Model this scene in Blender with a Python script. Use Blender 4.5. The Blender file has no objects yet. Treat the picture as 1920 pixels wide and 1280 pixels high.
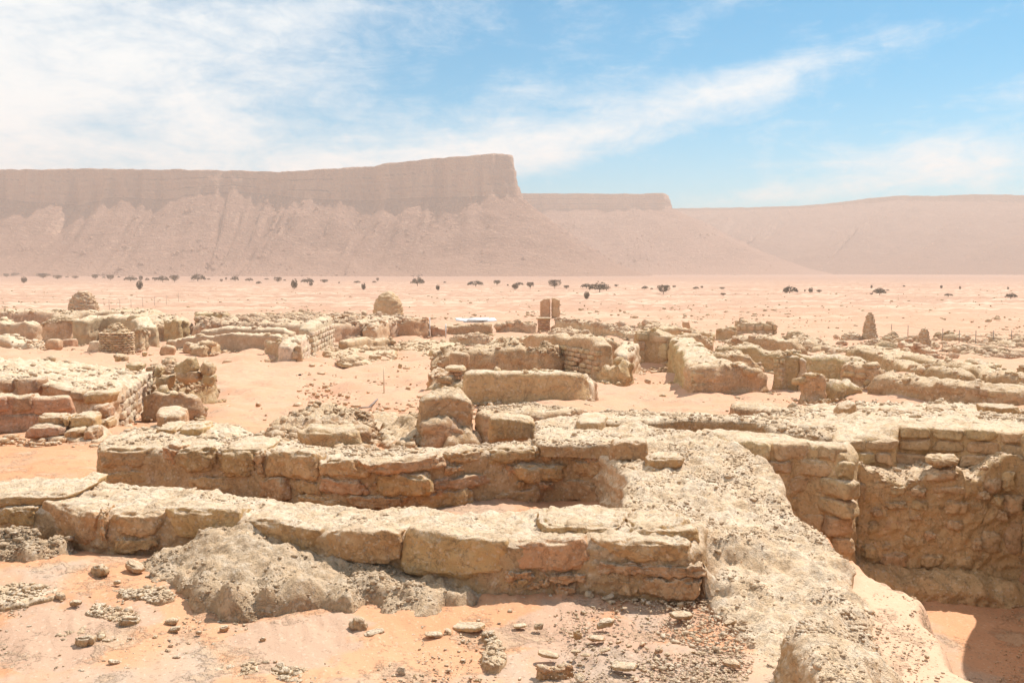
import bpy, math, random
import numpy as np
from mathutils import Vector, Matrix
from mathutils.geometry import delaunay_2d_cdt

# ------------------------------------------------------------------ camera, sky, sun, exposure
S = bpy.context.scene
COL = S.collection
R = math.radians
FPX, CX, CY, HOR = 1707.0, 960.0, 640.0, 508.0      # focal length and centre in photo pixels, horizon row
CAMZ = 5.0                                          # the camera stands 5 m above the plain (z = 0)
PITCH = math.atan((CY - HOR) / FPX)
SUN_AZ, SUN_EL = R(48), R(56)                       # azimuth from +Y towards +X

cam_d = bpy.data.cameras.new('camera')
cam_d.sensor_width = 36.0
cam_d.lens = FPX / 1920.0 * 36.0
cam_d.clip_start, cam_d.clip_end = 0.05, 12000
cam = bpy.data.objects.new('camera', cam_d)
COL.objects.link(cam)
cam.location = (0, 0, CAMZ)
cam.rotation_euler = (R(90) - PITCH, 0, 0)
S.camera = cam

S.view_settings.view_transform = 'Standard'
S.view_settings.look = 'None'
S.view_settings.gamma = 1
S.view_settings.use_curve_mapping = False
S.view_settings.exposure = 0.65
S.cycles.max_bounces = 6
S.cycles.diffuse_bounces = 4
S.cycles.volume_bounces = 1
S.cycles.use_denoising = True


class NT:
    """small helper for node trees"""
    def __init__(self, tree):
        self.t = tree; self.n = tree.nodes; self.l = tree.links
    def new(self, typ, **kw):
        nd = self.n.new(typ)
        for k, v in kw.items(): setattr(nd, k, v)
        return nd
    def put(self, sock, v):
        if hasattr(v, 'is_linked') or isinstance(v, bpy.types.NodeSocket): self.l.new(v, sock)
        else: sock.default_value = v
    def math(self, op, a, b=0.0, c=None, clamp=False):
        nd = self.new('ShaderNodeMath', operation=op); nd.use_clamp = clamp
        self.put(nd.inputs[0], a); self.put(nd.inputs[1], b)
        if c is not None: self.put(nd.inputs[2], c)
        return nd.outputs[0]
    def ramp(self, v, lo, hi, a=0.0, b=1.0, smooth=True):
        nd = self.new('ShaderNodeMapRange')
        nd.interpolation_type = 'SMOOTHSTEP' if smooth else 'LINEAR'
        nd.clamp = True
        self.put(nd.inputs[0], v)
        for i, x in enumerate((lo, hi, a, b)): nd.inputs[i + 1].default_value = x
        return nd.outputs[0]
    def noise(self, vec, scale, detail=4.0, rough=0.55, dist=0.0):
        nd = self.new('ShaderNodeTexNoise')
        self.put(nd.inputs['Vector'], vec)
        nd.inputs['Scale'].default_value = scale; nd.inputs['Detail'].default_value = detail
        nd.inputs['Roughness'].default_value = rough; nd.inputs['Distortion'].default_value = dist
        return nd.outputs['Fac']
    def voro(self, vec, scale, feature='F1', out='Distance', rand=1.0):
        nd = self.new('ShaderNodeTexVoronoi', feature=feature)
        self.put(nd.inputs['Vector'], vec); nd.inputs['Scale'].default_value = scale
        nd.inputs['Randomness'].default_value = rand
        return nd.outputs[out]
    def mix(self, f, a, b, mode='MIX'):
        nd = self.new('ShaderNodeMix', data_type='RGBA', blend_type=mode)
        nd.clamp_factor = True
        self.put(nd.inputs[0], f)
        for i, v in ((6, a), (7, b)):
            if isinstance(v, tuple): nd.inputs[i].default_value = (*v, 1.0) if len(v) == 3 else v
            else: self.l.new(v, nd.inputs[i])
        return nd.outputs[2]
    def stretch(self, vec, s, rz=0.0):
        nd = self.new('ShaderNodeMapping'); self.l.new(vec, nd.inputs[0])
        nd.inputs['Scale'].default_value = s; nd.inputs['Rotation'].default_value = (0, 0, rz)
        return nd.outputs[0]


def make_world():
    w = bpy.data.worlds.new('World'); S.world = w; w.use_nodes = True
    t = NT(w.node_tree); t.n.clear()
    out = t.new('ShaderNodeOutputWorld'); bg = t.new('ShaderNodeBackground')
    sky = t.new('ShaderNodeTexSky', sky_type='NISHITA')
    sky.sun_disc = False
    sky.sun_elevation = SUN_EL; sky.sun_rotation = SUN_AZ
    sky.altitude = 900; sky.air_density = 1.0; sky.dust_density = 0.3; sky.ozone_density = 3.0
    tc = t.new('ShaderNodeTexCoord')
    sep = t.new('ShaderNodeSeparateXYZ'); t.l.new(tc.outputs['Generated'], sep.inputs[0])
    x, y, z = sep.outputs
    az = t.math('ARCTAN2', x, y); el = t.math('ARCSINE', z)
    comb = t.new('ShaderNodeCombineXYZ'); t.l.new(az, comb.inputs[0]); t.l.new(el, comb.inputs[1])
    v = comb.outputs[0]
    # drawn-out cirrus: coverage falls off from the left of the view to the right
    a1 = t.noise(t.stretch(v, (2.2, 8.0, 1), R(-17)), 2.2, 9, 0.66, 0.9)
    a2 = t.noise(t.stretch(v, (3.0, 9.0, 1), R(-24)), 3.4, 8, 0.6, 1.2)
    a3 = t.noise(t.stretch(v, (1.4, 2.6, 1), R(10)), 4.2, 8, 0.62, 0.5)
    a4 = t.noise(t.stretch(v, (3.0, 5.0, 1), R(-10)), 13.0, 7, 0.68, 0.8)
    n = t.math('ADD', t.math('MULTIPLY', a1, 0.50), t.math('ADD', t.math('MULTIPLY', a2, 0.36), t.math('MULTIPLY', a3, 0.50)))
    n = t.math('ADD', n, t.math('MULTIPLY', a4, 0.22))
    n = t.math('SUBTRACT', n, 0.29)
    def pz(px, py): return math.atan((px - CX) / FPX), (HOR - py) / FPX
    def blob(px, py, rx, ry, rot, amp):
        cx, cy = pz(px, py)
        dx = t.math('SUBTRACT', az, cx); dy = t.math('SUBTRACT', el, cy)
        c, s = math.cos(rot), math.sin(rot)
        u = t.math('ADD', t.math('MULTIPLY', dx, c), t.math('MULTIPLY', dy, s))
        w_ = t.math('SUBTRACT', t.math('MULTIPLY', dy, c), t.math('MULTIPLY', dx, s))
        u = t.math('DIVIDE', u, rx / FPX); w_ = t.math('DIVIDE', w_, ry / FPX)
        d = t.math('ADD', t.math('MULTIPLY', u, u), t.math('MULTIPLY', w_, w_))
        return t.math('MULTIPLY', t.math('EXPONENT', t.math('MULTIPLY', d, -1.0)), amp)
    cov = t.ramp(az, pz(-200, 0)[0], pz(1100, 0)[0], 0.44, -0.04, False)
    for b in ((1180, 232, 430, 46, R(13), 0.24), (900, 300, 330, 60, R(5), 0.20), (1830, 320, 260, 60, R(3), 0.26),
              (1330, 45, 150, 34, R(28), 0.17), (880, 130, 130, 55, R(10), -0.10), (1560, 60, 200, 60, 0, -0.10), (1750, 180, 200, 50, R(10), -0.06),
              (1430, 372, 190, 26, R(3), 0.26), (1120, 330, 130, 24, R(5), -0.08), (620, 60, 200, 40, R(24), 0.06), (1450, 160, 160, 30, R(12), 0.12),
              (1400, 270, 60, 60, R(70), 0.10), (1700, 20, 200, 30, R(5), 0.08), (760, 60, 60, 60, 0, -0.06)):
        cov = t.math('ADD', cov, blob(*b))
    m = t.ramp(t.math('ADD', n, cov), 0.42, 0.95)
    veil = t.math('MULTIPLY', t.ramp(el, 0.0, 0.22, 0.18, 0.0), 1.0)
    m = t.math('MAXIMUM', m, veil)
    m = t.math('MULTIPLY', m, t.ramp(el, -0.02, 0.02))
    g = t.new('ShaderNodeHueSaturation'); t.l.new(sky.outputs[0], g.inputs['Color'])
    g.inputs['Saturation'].default_value = 1.15; g.inputs['Hue'].default_value = 0.472; g.inputs['Value'].default_value = 1.05
    blue = t.mix(1.0, g.outputs[0], (0.0, 0.74, 0.92), 'MULTIPLY')
    col = t.mix(m, blue, (6.9, 7.5, 7.7))
    t.l.new(col, bg.inputs[0]); bg.inputs[1].default_value = 0.088
    t.l.new(bg.outputs[0], out.inputs[0])


make_world()
sun_d = bpy.data.lights.new('sun', 'SUN'); sun_d.energy = 4.3; sun_d.angle = R(0.5); sun_d.color = (1.0, 0.95, 0.88)
sun = bpy.data.objects.new('sun', sun_d); COL.objects.link(sun)
sdir = Vector((math.sin(SUN_AZ) * math.cos(SUN_EL), math.cos(SUN_AZ) * math.cos(SUN_EL), math.sin(SUN_EL)))
sun.rotation_euler = sdir.to_track_quat('Z', 'Y').to_euler()
sun.location = (20, 20, 60)

# ------------------------------------------------------------------ numbers: noise, rays, ground height
_rng = np.random.default_rng(7)
_P = np.concatenate([_rng.permutation(256)] * 3).astype(np.int32)
_G = _rng.normal(size=(256, 3)); _G /= np.linalg.norm(_G, axis=1)[:, None]
_G = _G.astype(np.float32)


def gnoise(p):
    """gradient noise, p is (n, 3), result about -0.8..0.8"""
    p = np.asarray(p, np.float32)
    i = np.floor(p).astype(np.int32); f = p - i; i &= 255
    u = f * f * f * (f * (f * 6 - 15) + 10)
    res = 0
    for dx in (0, 1):
        wx = u[:, 0] if dx else 1 - u[:, 0]
        a = _P[i[:, 0] + dx]
        for dy in (0, 1):
            wy = wx * (u[:, 1] if dy else 1 - u[:, 1])
            b = _P[a + i[:, 1] + dy]
            for dz in (0, 1):
                w = wy * (u[:, 2] if dz else 1 - u[:, 2])
                g = _G[_P[b + i[:, 2] + dz]]
                res = res + w * (g[:, 0] * (f[:, 0] - dx) + g[:, 1] * (f[:, 1] - dy) + g[:, 2] * (f[:, 2] - dz))
    return res * 1.5


def fbm(p, scale, octv=4, gain=0.5, off=0.0):
    p = np.asarray(p, np.float32) / scale + off
    a, r = 1.0, 0
    for k in range(octv):
        r = r + a * gnoise(p); p = p * 2.03 + 17.3; a *= gain
    return r


def ridged(p, scale, octv=3, gain=0.5, off=0.0):
    p = np.asarray(p, np.float32) / scale + off
    a, r = 1.0, 0
    for k in range(octv):
        r = r + a * (0.5 - np.abs(gnoise(p)) * 2); p = p * 2.03 + 17.3; a *= gain
    return r


def worley(p, scale, off=0.0):
    """distance to the nearest of scattered points, in cells"""
    p = np.asarray(p, np.float32) / scale + off
    i = np.floor(p).astype(np.int32); best = np.full(len(p), 9.0, np.float32)
    for dx in (-1, 0, 1):
        for dy in (-1, 0, 1):
            for dz in (-1, 0, 1):
                c = i + (dx, dy, dz); cc = c & 255
                h = _P[_P[_P[cc[:, 0]] + cc[:, 1]] + cc[:, 2]]
                q = c + 0.5 + _G[h] * 0.45 - p
                best = np.minimum(best, (q * q).sum(1))
    return np.sqrt(best)


def ray(px, py):
    u = (px - CX) / FPX; v = (CY - py) / FPX
    cp, sp = math.cos(PITCH), math.sin(PITCH)
    return np.array((u, cp + v * sp, -sp + v * cp))


def atz(px, py, z):
    d = ray(px, py); k = (z - CAMZ) / d[2]
    return np.array((0, 0, CAMZ)) + d * k


def at(px, py, D):
    """point under pixel (px, py) on the level D metres below the camera"""
    return atz(px, py, CAMZ - D)


def aty(px, py, y):
    d = ray(px, py); return np.array((0, 0, CAMZ)) + d * (y / d[1])


def proj(p):
    x, y, z = p[0], p[1], p[2] - CAMZ
    cp, sp = math.cos(PITCH), math.sin(PITCH)
    dep = y * cp - z * sp; up = y * sp + z * cp
    return CX + FPX * x / dep, CY - FPX * up / dep


_GD = np.array([(-50, 2.2), (7.5, 2.2), (10, 2.28), (12, 2.4), (16, 2.85), (20, 3.2), (27, 3.55), (35, 3.95), (50, 4.55), (80, 4.95), (110, 5.0), (9000, 5.0)])


def sstep(a, b, x):
    t = np.clip((x - a) / (b - a), 0, 1); return t * t * (3 - 2 * t)


PIT_BACK = 9.3


def ground_z(x, y):
    x = np.asarray(x, float); y = np.asarray(y, float)
    z = CAMZ - np.interp(y, _GD[:, 0], _GD[:, 1])
    # the dug-out room on the right
    lx = 2.42 + 0.10 * np.sin(y * 1.3) + 0.03 * (7 - y) + 0.07 * np.sin(y * 4.3 + 1) + 0.045 * np.sin(y * 9.7)
    m = sstep(0.05, 0.42, x - lx) * sstep(0.0, 0.25, PIT_BACK - y) * sstep(0.0, 0.5, 5.3 - x) * sstep(2.0, 3.2, y)
    z = z * (1 - m) + (CAMZ - 3.12) * m
    # rubble slope beside the wide mass, falling to the bottom right corner
    q = sstep(0.3, 1.3, 5.9 - y) * sstep(1.6, 2.3, x) * (1 - m)
    z = z - 0.06 * q
    # a hollow behind the second wall and court left of the middle
    z = z - 0.35 * np.exp(-(((x - 0.4) / 1.6) ** 2 + ((y - 11.8) / 0.9) ** 2))
    z = z + 0.12 * np.exp(-(((x + 3.6) / 2.4) ** 2 + ((y - 6.1) / 0.8) ** 2))
    return z


def on_ground(px, py):
    z = CAMZ - 3
    lo, hi = 2.0, 3000.0
    d = ray(px, py)
    o = np.array((0, 0, CAMZ))
    ks = np.geomspace(2, 3000, 4000)
    P = o + ks[:, None] * d
    g = P[:, 2] - ground_z(P[:, 0], P[:, 1])
    i = int(np.argmax(g < 0))
    if g[i] >= 0 or i == 0: return P[-1]
    t = g[i - 1] / (g[i - 1] - g[i])
    return P[i - 1] * (1 - t) + P[i] * t


# ------------------------------------------------------------------ materials
MATS = {}


def surface_mat(name, cols, crust=None, crust_lo=0.35, crust_hi=0.8, scale=1.0, grit=1.0, bump=1.0, layers=0.0, tint=0.10, pits=0.5):
    """dry earth or stone: three mingling colours, a pale salt crust where it faces up, gritty relief; scale 1 = near"""
    cols = [(a, b * 0.965, c * 0.92) for a, b, c in cols]
    m = bpy.data.materials.new(name); m.use_nodes = True
    t = NT(m.node_tree); t.n.clear()
    out = t.new('ShaderNodeOutputMaterial'); bs = t.new('ShaderNodeBsdfPrincipled')
    t.l.new(bs.outputs[0], out.inputs[0])
    geo = t.new('ShaderNodeNewGeometry'); P = geo.outputs['Position']
    n1 = t.noise(P, 1.3 * scale, 5, 0.6); n2 = t.noise(P, 6.0 * scale, 6, 0.65); n3 = t.noise(P, 38 * scale, 5, 0.7)
    c = t.mix(t.ramp(n1, 0.38, 0.62), cols[0], cols[1])
    c = t.mix(t.ramp(n2, 0.46, 0.66), c, cols[2])
    vc = t.voro(P, 55 * scale, out='Color')
    sv = t.new('ShaderNodeSeparateColor'); t.l.new(vc, sv.inputs[0])
    if tint:
        oi = t.new('ShaderNodeObjectInfo')
        hs = t.new('ShaderNodeHueSaturation'); t.l.new(c, hs.inputs['Color'])
        t.l.new(t.ramp(oi.outputs['Random'], 0, 1, 1 - tint, 1 + tint, False), hs.inputs['Value'])
        t.l.new(t.ramp(t.math('FRACT', t.math('MULTIPLY', oi.outputs['Random'], 7.31)), 0, 1, 0.5 - 0.012, 0.5 + 0.008, False), hs.inputs['Hue'])
        c = hs.outputs[0]
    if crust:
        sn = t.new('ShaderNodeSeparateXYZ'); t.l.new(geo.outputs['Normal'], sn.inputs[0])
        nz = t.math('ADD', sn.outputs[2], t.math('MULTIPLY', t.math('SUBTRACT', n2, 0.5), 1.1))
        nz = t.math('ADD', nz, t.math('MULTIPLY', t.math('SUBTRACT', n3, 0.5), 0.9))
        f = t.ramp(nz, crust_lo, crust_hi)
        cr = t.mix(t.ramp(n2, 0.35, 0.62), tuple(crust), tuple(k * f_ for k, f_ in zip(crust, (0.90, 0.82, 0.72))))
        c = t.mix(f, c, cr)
    ck = t.math('ABSOLUTE', t.math('SUBTRACT', t.noise(P, 4.5 * scale, 5, 0.7, 0.8), 0.5))
    crack = t.ramp(ck, 0.0, 0.018, 1.0, 0.0)
    c = t.mix(t.math('MULTIPLY', crack, 0.35), c, t.mix(0.5, c, (0.22, 0.13, 0.08)))
    c = t.mix(t.ramp(t.noise(P, 17 * scale, 5, 0.75), 0.50, 0.72, 0.0, 0.40), c, t.mix(0.45, c, (0.24, 0.14, 0.08)))
    # grit: light and dark grains
    c = t.mix(t.ramp(sv.outputs[0], 0.80, 0.98, 0, 0.45 * grit), c, t.mix(0.5, c, (0.85, 0.78, 0.66)))
    c = t.mix(t.ramp(sv.outputs[1], 0.80, 0.99, 0, 0.50 * grit), c, t.mix(0.6, c, (0.20, 0.13, 0.09)))
    c = t.mix(t.ramp(n3, 0.30, 0.70, 0.22 * grit, 0.0), c, t.mix(0.5, c, (0.26, 0.17, 0.11)))
    t.l.new(c, bs.inputs['Base Color'])
    bs.inputs['Roughness'].default_value = 0.95; bs.inputs['Specular IOR Level'].default_value = 0.1
    v1 = t.voro(P, 26 * scale); v2 = t.voro(P, 90 * scale)
    n4 = t.noise(P, 120 * scale, 4, 0.7)
    h = t.math('ADD', t.math('MULTIPLY', n2, 0.45), t.math('MULTIPLY', n3, 0.38))
    h = t.math('ADD', h, t.math('MULTIPLY', n4, 0.20))
    h = t.math('ADD', h, t.math('MULTIPLY', t.ramp(v1, 0.0, 0.35, -0.16 * pits, 0.0), 1.0))
    h = t.math('ADD', h, t.math('MULTIPLY', t.ramp(v2, 0.0, 0.55, 0.05 * grit, 0.0), 1.0))
    h = t.math('SUBTRACT', h, t.math('MULTIPLY', crack, 0.10))
    if layers:
        w = t.noise(t.stretch(P, (0.6, 0.6, 9.0)), 2.2 * scale, 4, 0.6)
        h = t.math('ADD', h, t.math('MULTIPLY', w, layers))
    b = t.new('ShaderNodeBump'); b.inputs['Strength'].default_value = 1.0; b.inputs['Distance'].default_value = 0.045 * bump / scale
    t.l.new(h, b.inputs['Height']); t.l.new(b.outputs[0], bs.inputs['Normal'])
    m.diffuse_color = (*cols[0], 1)
    MATS[name] = m
    return m


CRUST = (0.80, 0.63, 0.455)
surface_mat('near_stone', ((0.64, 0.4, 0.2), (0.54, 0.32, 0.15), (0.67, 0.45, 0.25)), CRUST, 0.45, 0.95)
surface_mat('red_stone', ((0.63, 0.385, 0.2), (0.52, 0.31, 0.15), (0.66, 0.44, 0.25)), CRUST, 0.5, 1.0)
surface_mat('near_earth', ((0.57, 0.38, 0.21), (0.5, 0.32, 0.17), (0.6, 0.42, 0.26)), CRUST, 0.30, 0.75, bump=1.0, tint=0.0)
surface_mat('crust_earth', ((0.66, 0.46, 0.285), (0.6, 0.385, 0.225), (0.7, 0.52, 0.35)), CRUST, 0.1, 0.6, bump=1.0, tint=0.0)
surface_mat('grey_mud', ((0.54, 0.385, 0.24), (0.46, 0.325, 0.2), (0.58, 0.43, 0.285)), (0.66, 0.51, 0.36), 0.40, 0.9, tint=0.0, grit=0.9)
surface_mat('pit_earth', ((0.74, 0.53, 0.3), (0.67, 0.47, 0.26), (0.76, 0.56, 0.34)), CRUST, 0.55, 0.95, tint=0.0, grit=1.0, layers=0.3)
surface_mat('pit_mud', ((0.72, 0.51, 0.29), (0.66, 0.46, 0.26), (0.75, 0.55, 0.33)), None, tint=0.0, grit=1.2)
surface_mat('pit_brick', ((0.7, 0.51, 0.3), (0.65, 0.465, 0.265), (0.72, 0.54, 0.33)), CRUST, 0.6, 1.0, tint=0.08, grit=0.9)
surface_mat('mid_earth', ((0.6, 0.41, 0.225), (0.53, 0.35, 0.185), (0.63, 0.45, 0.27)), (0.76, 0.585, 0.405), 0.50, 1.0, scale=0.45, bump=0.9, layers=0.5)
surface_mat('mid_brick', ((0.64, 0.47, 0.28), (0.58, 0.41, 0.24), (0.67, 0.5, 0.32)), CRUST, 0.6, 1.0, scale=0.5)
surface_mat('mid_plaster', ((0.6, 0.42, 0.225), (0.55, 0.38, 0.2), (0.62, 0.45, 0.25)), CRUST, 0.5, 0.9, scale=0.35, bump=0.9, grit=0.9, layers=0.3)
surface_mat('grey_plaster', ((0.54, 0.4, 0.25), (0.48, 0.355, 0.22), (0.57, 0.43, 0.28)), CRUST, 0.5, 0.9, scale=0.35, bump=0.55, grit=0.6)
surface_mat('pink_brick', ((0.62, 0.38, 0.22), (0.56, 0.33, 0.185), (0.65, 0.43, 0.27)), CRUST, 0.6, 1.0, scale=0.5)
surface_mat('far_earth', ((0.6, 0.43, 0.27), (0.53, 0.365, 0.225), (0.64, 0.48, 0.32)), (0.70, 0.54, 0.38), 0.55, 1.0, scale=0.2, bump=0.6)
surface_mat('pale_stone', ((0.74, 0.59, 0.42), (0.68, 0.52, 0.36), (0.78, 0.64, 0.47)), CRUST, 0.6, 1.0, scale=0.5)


def sand_mat():
    m = bpy.data.materials.new('sand'); m.use_nodes = True
    t = NT(m.node_tree); t.n.clear()
    out = t.new('ShaderNodeOutputMaterial'); bs = t.new('ShaderNodeBsdfPrincipled'); t.l.new(bs.outputs[0], out.inputs[0])
    geo = t.new('ShaderNodeNewGeometry'); P = geo.outputs['Position']
    sep = t.new('ShaderNodeSeparateXYZ'); t.l.new(P, sep.inputs[0])
    near = (0.55, 0.265, 0.138)
    n1 = t.noise(P, 0.35, 5, 0.6); n2 = t.noise(P, 2.2, 6, 0.62); n3 = t.noise(P, 26, 5, 0.65)
    c = t.mix(t.ramp(n1, 0.35, 0.65), near, (0.58, 0.315, 0.18))
    c = t.mix(t.ramp(sep.outputs[1], 13, 26), c, t.mix(t.ramp(n2, 0.35, 0.65), (0.59, 0.325, 0.20), (0.61, 0.365, 0.24)))
    # grey silt skins and pale crusts lying on the sand close by
    fy = t.ramp(sep.outputs[1], 7.0, 11.0, 1.0, 0.25)
    g = t.math('MULTIPLY', t.ramp(t.noise(P, 0.9, 4, 0.5, 0.4), 0.52, 0.60), fy)
    c = t.mix(t.math('MULTIPLY', g, t.ramp(n2, 0.30, 0.6, 0.35, 0.9)), c, (0.47, 0.35, 0.26))
    for (bx, by, br) in ((0.48, 5.35, 0.55), (-1.3, 5.2, 0.42), (-2.7, 5.3, 0.5), (0.95, 5.75, 0.3)):
        vd = t.new('ShaderNodeVectorMath', operation='DISTANCE'); t.l.new(P, vd.inputs[0]); vd.inputs[1].default_value = (bx, by, CAMZ - 2.2)
        dd = t.math('ADD', t.math('DIVIDE', vd.outputs['Value'], br), t.math('MULTIPLY', t.math('SUBTRACT', t.noise(P, 2.5, 5, 0.65), 0.5), 2.2))
        c = t.mix(t.ramp(dd, 0.75, 1.05, 0.6, 0.0), c, (0.44, 0.33, 0.25))
    vd = t.new('ShaderNodeVectorMath', operation='DISTANCE'); t.l.new(P, vd.inputs[0]); vd.inputs[1].default_value = (2.6, 5.4, CAMZ - 2.2)
    dd = t.math('ADD', vd.outputs['Value'], t.math('MULTIPLY', t.math('SUBTRACT', n2, 0.5), 1.2))
    c = t.mix(t.ramp(dd, 0.8, 1.5, 0.8, 0.0), c, (0.66, 0.45, 0.31))
    k = t.math('MULTIPLY', t.ramp(t.math('ADD', n2, t.math('MULTIPLY', n3, 0.35)), 0.72, 0.80), 0.85)
    c = t.mix(t.math('MULTIPLY', k, 0.7), c, (0.62, 0.42, 0.27))
    # the far plain: pinker, with pale and darker streaks of gravel
    far = t.ramp(sep.outputs[1], 40, 160)
    st = t.noise(t.stretch(P, (0.25, 1.0, 1)), 0.045, 6, 0.62)
    st2 = t.noise(t.stretch(P, (0.16, 1.0, 1)), 0.22, 5, 0.65)
    fc = t.mix(t.ramp(st, 0.42, 0.60), (0.43, 0.255, 0.172), (0.50, 0.32, 0.22))
    fc = t.mix(t.ramp(st2, 0.50, 0.62, 0, 0.9), fc, (0.66, 0.46, 0.33))
    fc = t.mix(t.ramp(st2, 0.34, 0.46, 0.6, 0), fc, (0.40, 0.25, 0.18))
    sp = t.noise(t.stretch(P, (0.5, 1.0, 1)), 0.9, 4, 0.7)
    fc = t.mix(t.ramp(sp, 0.62, 0.72, 0, 0.55), fc, (0.34, 0.22, 0.16))
    fc = t.mix(t.ramp(t.math('ADD', sep.outputs[1], t.math('MULTIPLY', st, 500.0)), 420, 900, 0, 1.0), fc, (0.38, 0.235, 0.17))
    c = t.mix(far, c, fc)
    grit = t.voro(P, 70, out='Color'); sc = t.new('ShaderNodeSeparateColor'); t.l.new(grit, sc.inputs[0])
    c = t.mix(t.ramp(sc.outputs[0], 0.90, 0.99, 0, 0.5), c, (0.30, 0.20, 0.13))
    c = t.mix(t.ramp(sc.outputs[1], 0.90, 0.99, 0, 0.22), c, (0.78, 0.62, 0.47))
    t.l.new(c, bs.inputs['Base Color'])
    bs.inputs['Roughness'].default_value = 0.97; bs.inputs['Specular IOR Level'].default_value = 0.08
    h = t.math('ADD', t.math('MULTIPLY', n3, 0.12), t.math('MULTIPLY', n2, 0.25))
    h = t.math('ADD', h, t.math('MULTIPLY', k, t.math('ADD', 0.12, t.math('MULTIPLY', t.noise(P, 70, 4, 0.7), 0.35))))
    h = t.math('ADD', h, t.ramp(t.voro(P, 45), 0.0, 0.25, 0.05, 0.0))
    b = t.new('ShaderNodeBump'); b.inputs['Strength'].default_value = 0.75; b.inputs['Distance'].default_value = 0.06
    t.l.new(h, b.inputs['Height']); t.l.new(b.outputs[0], bs.inputs['Normal'])
    MATS['sand'] = m


def mesa_mat(key='mesa', k=1.0):
    m = bpy.data.materials.new('mesa_rock'); m.use_nodes = True
    t = NT(m.node_tree); t.n.clear()
    out = t.new('ShaderNodeOutputMaterial'); bs = t.new('ShaderNodeBsdfPrincipled'); t.l.new(bs.outputs[0], out.inputs[0])
    geo = t.new('ShaderNodeNewGeometry'); P = geo.outputs['Position']
    sn = t.new('ShaderNodeSeparateXYZ'); t.l.new(geo.outputs['True Normal'], sn.inputs[0])
    n1 = t.noise(P, 0.02, 6, 0.65); n2 = t.noise(t.stretch(P, (1, 1, 4)), 0.05, 6, 0.7); n3 = t.noise(P, 0.25, 5, 0.7)
    tal = t.mix(t.ramp(n1, 0.35, 0.62), (0.35, 0.21, 0.155), (0.29, 0.17, 0.125))
    tal = t.mix(t.ramp(n3, 0.52, 0.70, 0, 0.7), tal, (0.56, 0.39, 0.28))
    tal = t.mix(t.ramp(t.noise(P, 0.12, 5, 0.7), 0.54, 0.66, 0, 0.6), tal, (0.24, 0.14, 0.10))
    sz = t.new('ShaderNodeSeparateXYZ'); t.l.new(P, sz.inputs[0])
    tal = t.mix(t.ramp(t.math('ADD', sz.outputs[2], t.math('MULTIPLY', n1, 14.0)), 5.0, 34.0, 0.85, 0.0), tal, (0.40, 0.245, 0.175))
    st = t.noise(t.stretch(P, (0.1, 0.1, 3.0)), 0.10, 4, 0.6)
    clf = t.mix(t.ramp(st, 0.40, 0.60), (0.54, 0.34, 0.245), (0.49, 0.30, 0.215))
    vs = t.noise(t.stretch(P, (1, 1, 0.12)), 0.11, 5, 0.7)
    clf = t.mix(t.ramp(vs, 0.5, 0.66, 0, 0.7), clf, (0.58, 0.385, 0.27))
    clf = t.mix(t.ramp(vs, 0.34, 0.44, 0.4, 0), clf, (0.28, 0.165, 0.115))
    clf = t.mix(t.ramp(n2, 0.5, 0.7, 0, 0.4), clf, (0.56, 0.38, 0.26))
    c = t.mix(t.ramp(sn.outputs[2], 0.35, 0.6), clf, tal)
    if k != 1.0: c = t.mix(1.0, c, (k, k, k), 'MULTIPLY')
    t.l.new(c, bs.inputs['Base Color']); bs.inputs['Roughness'].default_value = 1.0; bs.inputs['Specular IOR Level'].default_value = 0.0
    b = t.new('ShaderNodeBump'); b.inputs['Strength'].default_value = 0.9; b.inputs['Distance'].default_value = 6.0
    t.l.new(t.math('ADD', n3, n2), b.inputs['Height']); t.l.new(b.outputs[0], bs.inputs['Normal'])
    MATS[key] = m


def plain_mat(name, col, rough=0.9, var=0.25, scale=8.0, spec=0.2):
    m = bpy.data.materials.new(name); m.use_nodes = True
    t = NT(m.node_tree); bs = t.n['Principled BSDF']
    geo = t.new('ShaderNodeNewGeometry')
    n = t.noise(geo.outputs['Position'], scale, 4, 0.6)
    c = t.mix(t.ramp(n, 0.3, 0.7), tuple(k * (1 - var) for k in col), tuple(min(1, k * (1 + var)) for k in col))
    t.l.new(c, bs.inputs['Base Color']); bs.inputs['Roughness'].default_value = rough; bs.inputs['Specular IOR Level'].default_value = spec
    MATS[name] = m


sand_mat(); mesa_mat(); mesa_mat('mesa_dark', 0.62)
plain_mat('leaf', (0.15, 0.125, 0.085), 0.9, 0.4, 1.0)
plain_mat('bark', (0.10, 0.07, 0.05), 0.95, 0.3, 5.0)
plain_mat('sheet_white', (0.70, 0.70, 0.68), 0.6, 0.1, 3.0)
plain_mat('post_wood', (0.62, 0.50, 0.34), 0.8, 0.2, 6.0)
plain_mat('fence_metal', (0.28, 0.22, 0.18), 0.7, 0.2, 6.0)
plain_mat('shade_and_stone_black', (0.03, 0.022, 0.018), 1.0, 0.3, 6.0)  # black for the painted shade of a hole and for tiny dark stones

# ------------------------------------------------------------------ object helpers
RND = random.Random(11)


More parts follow.
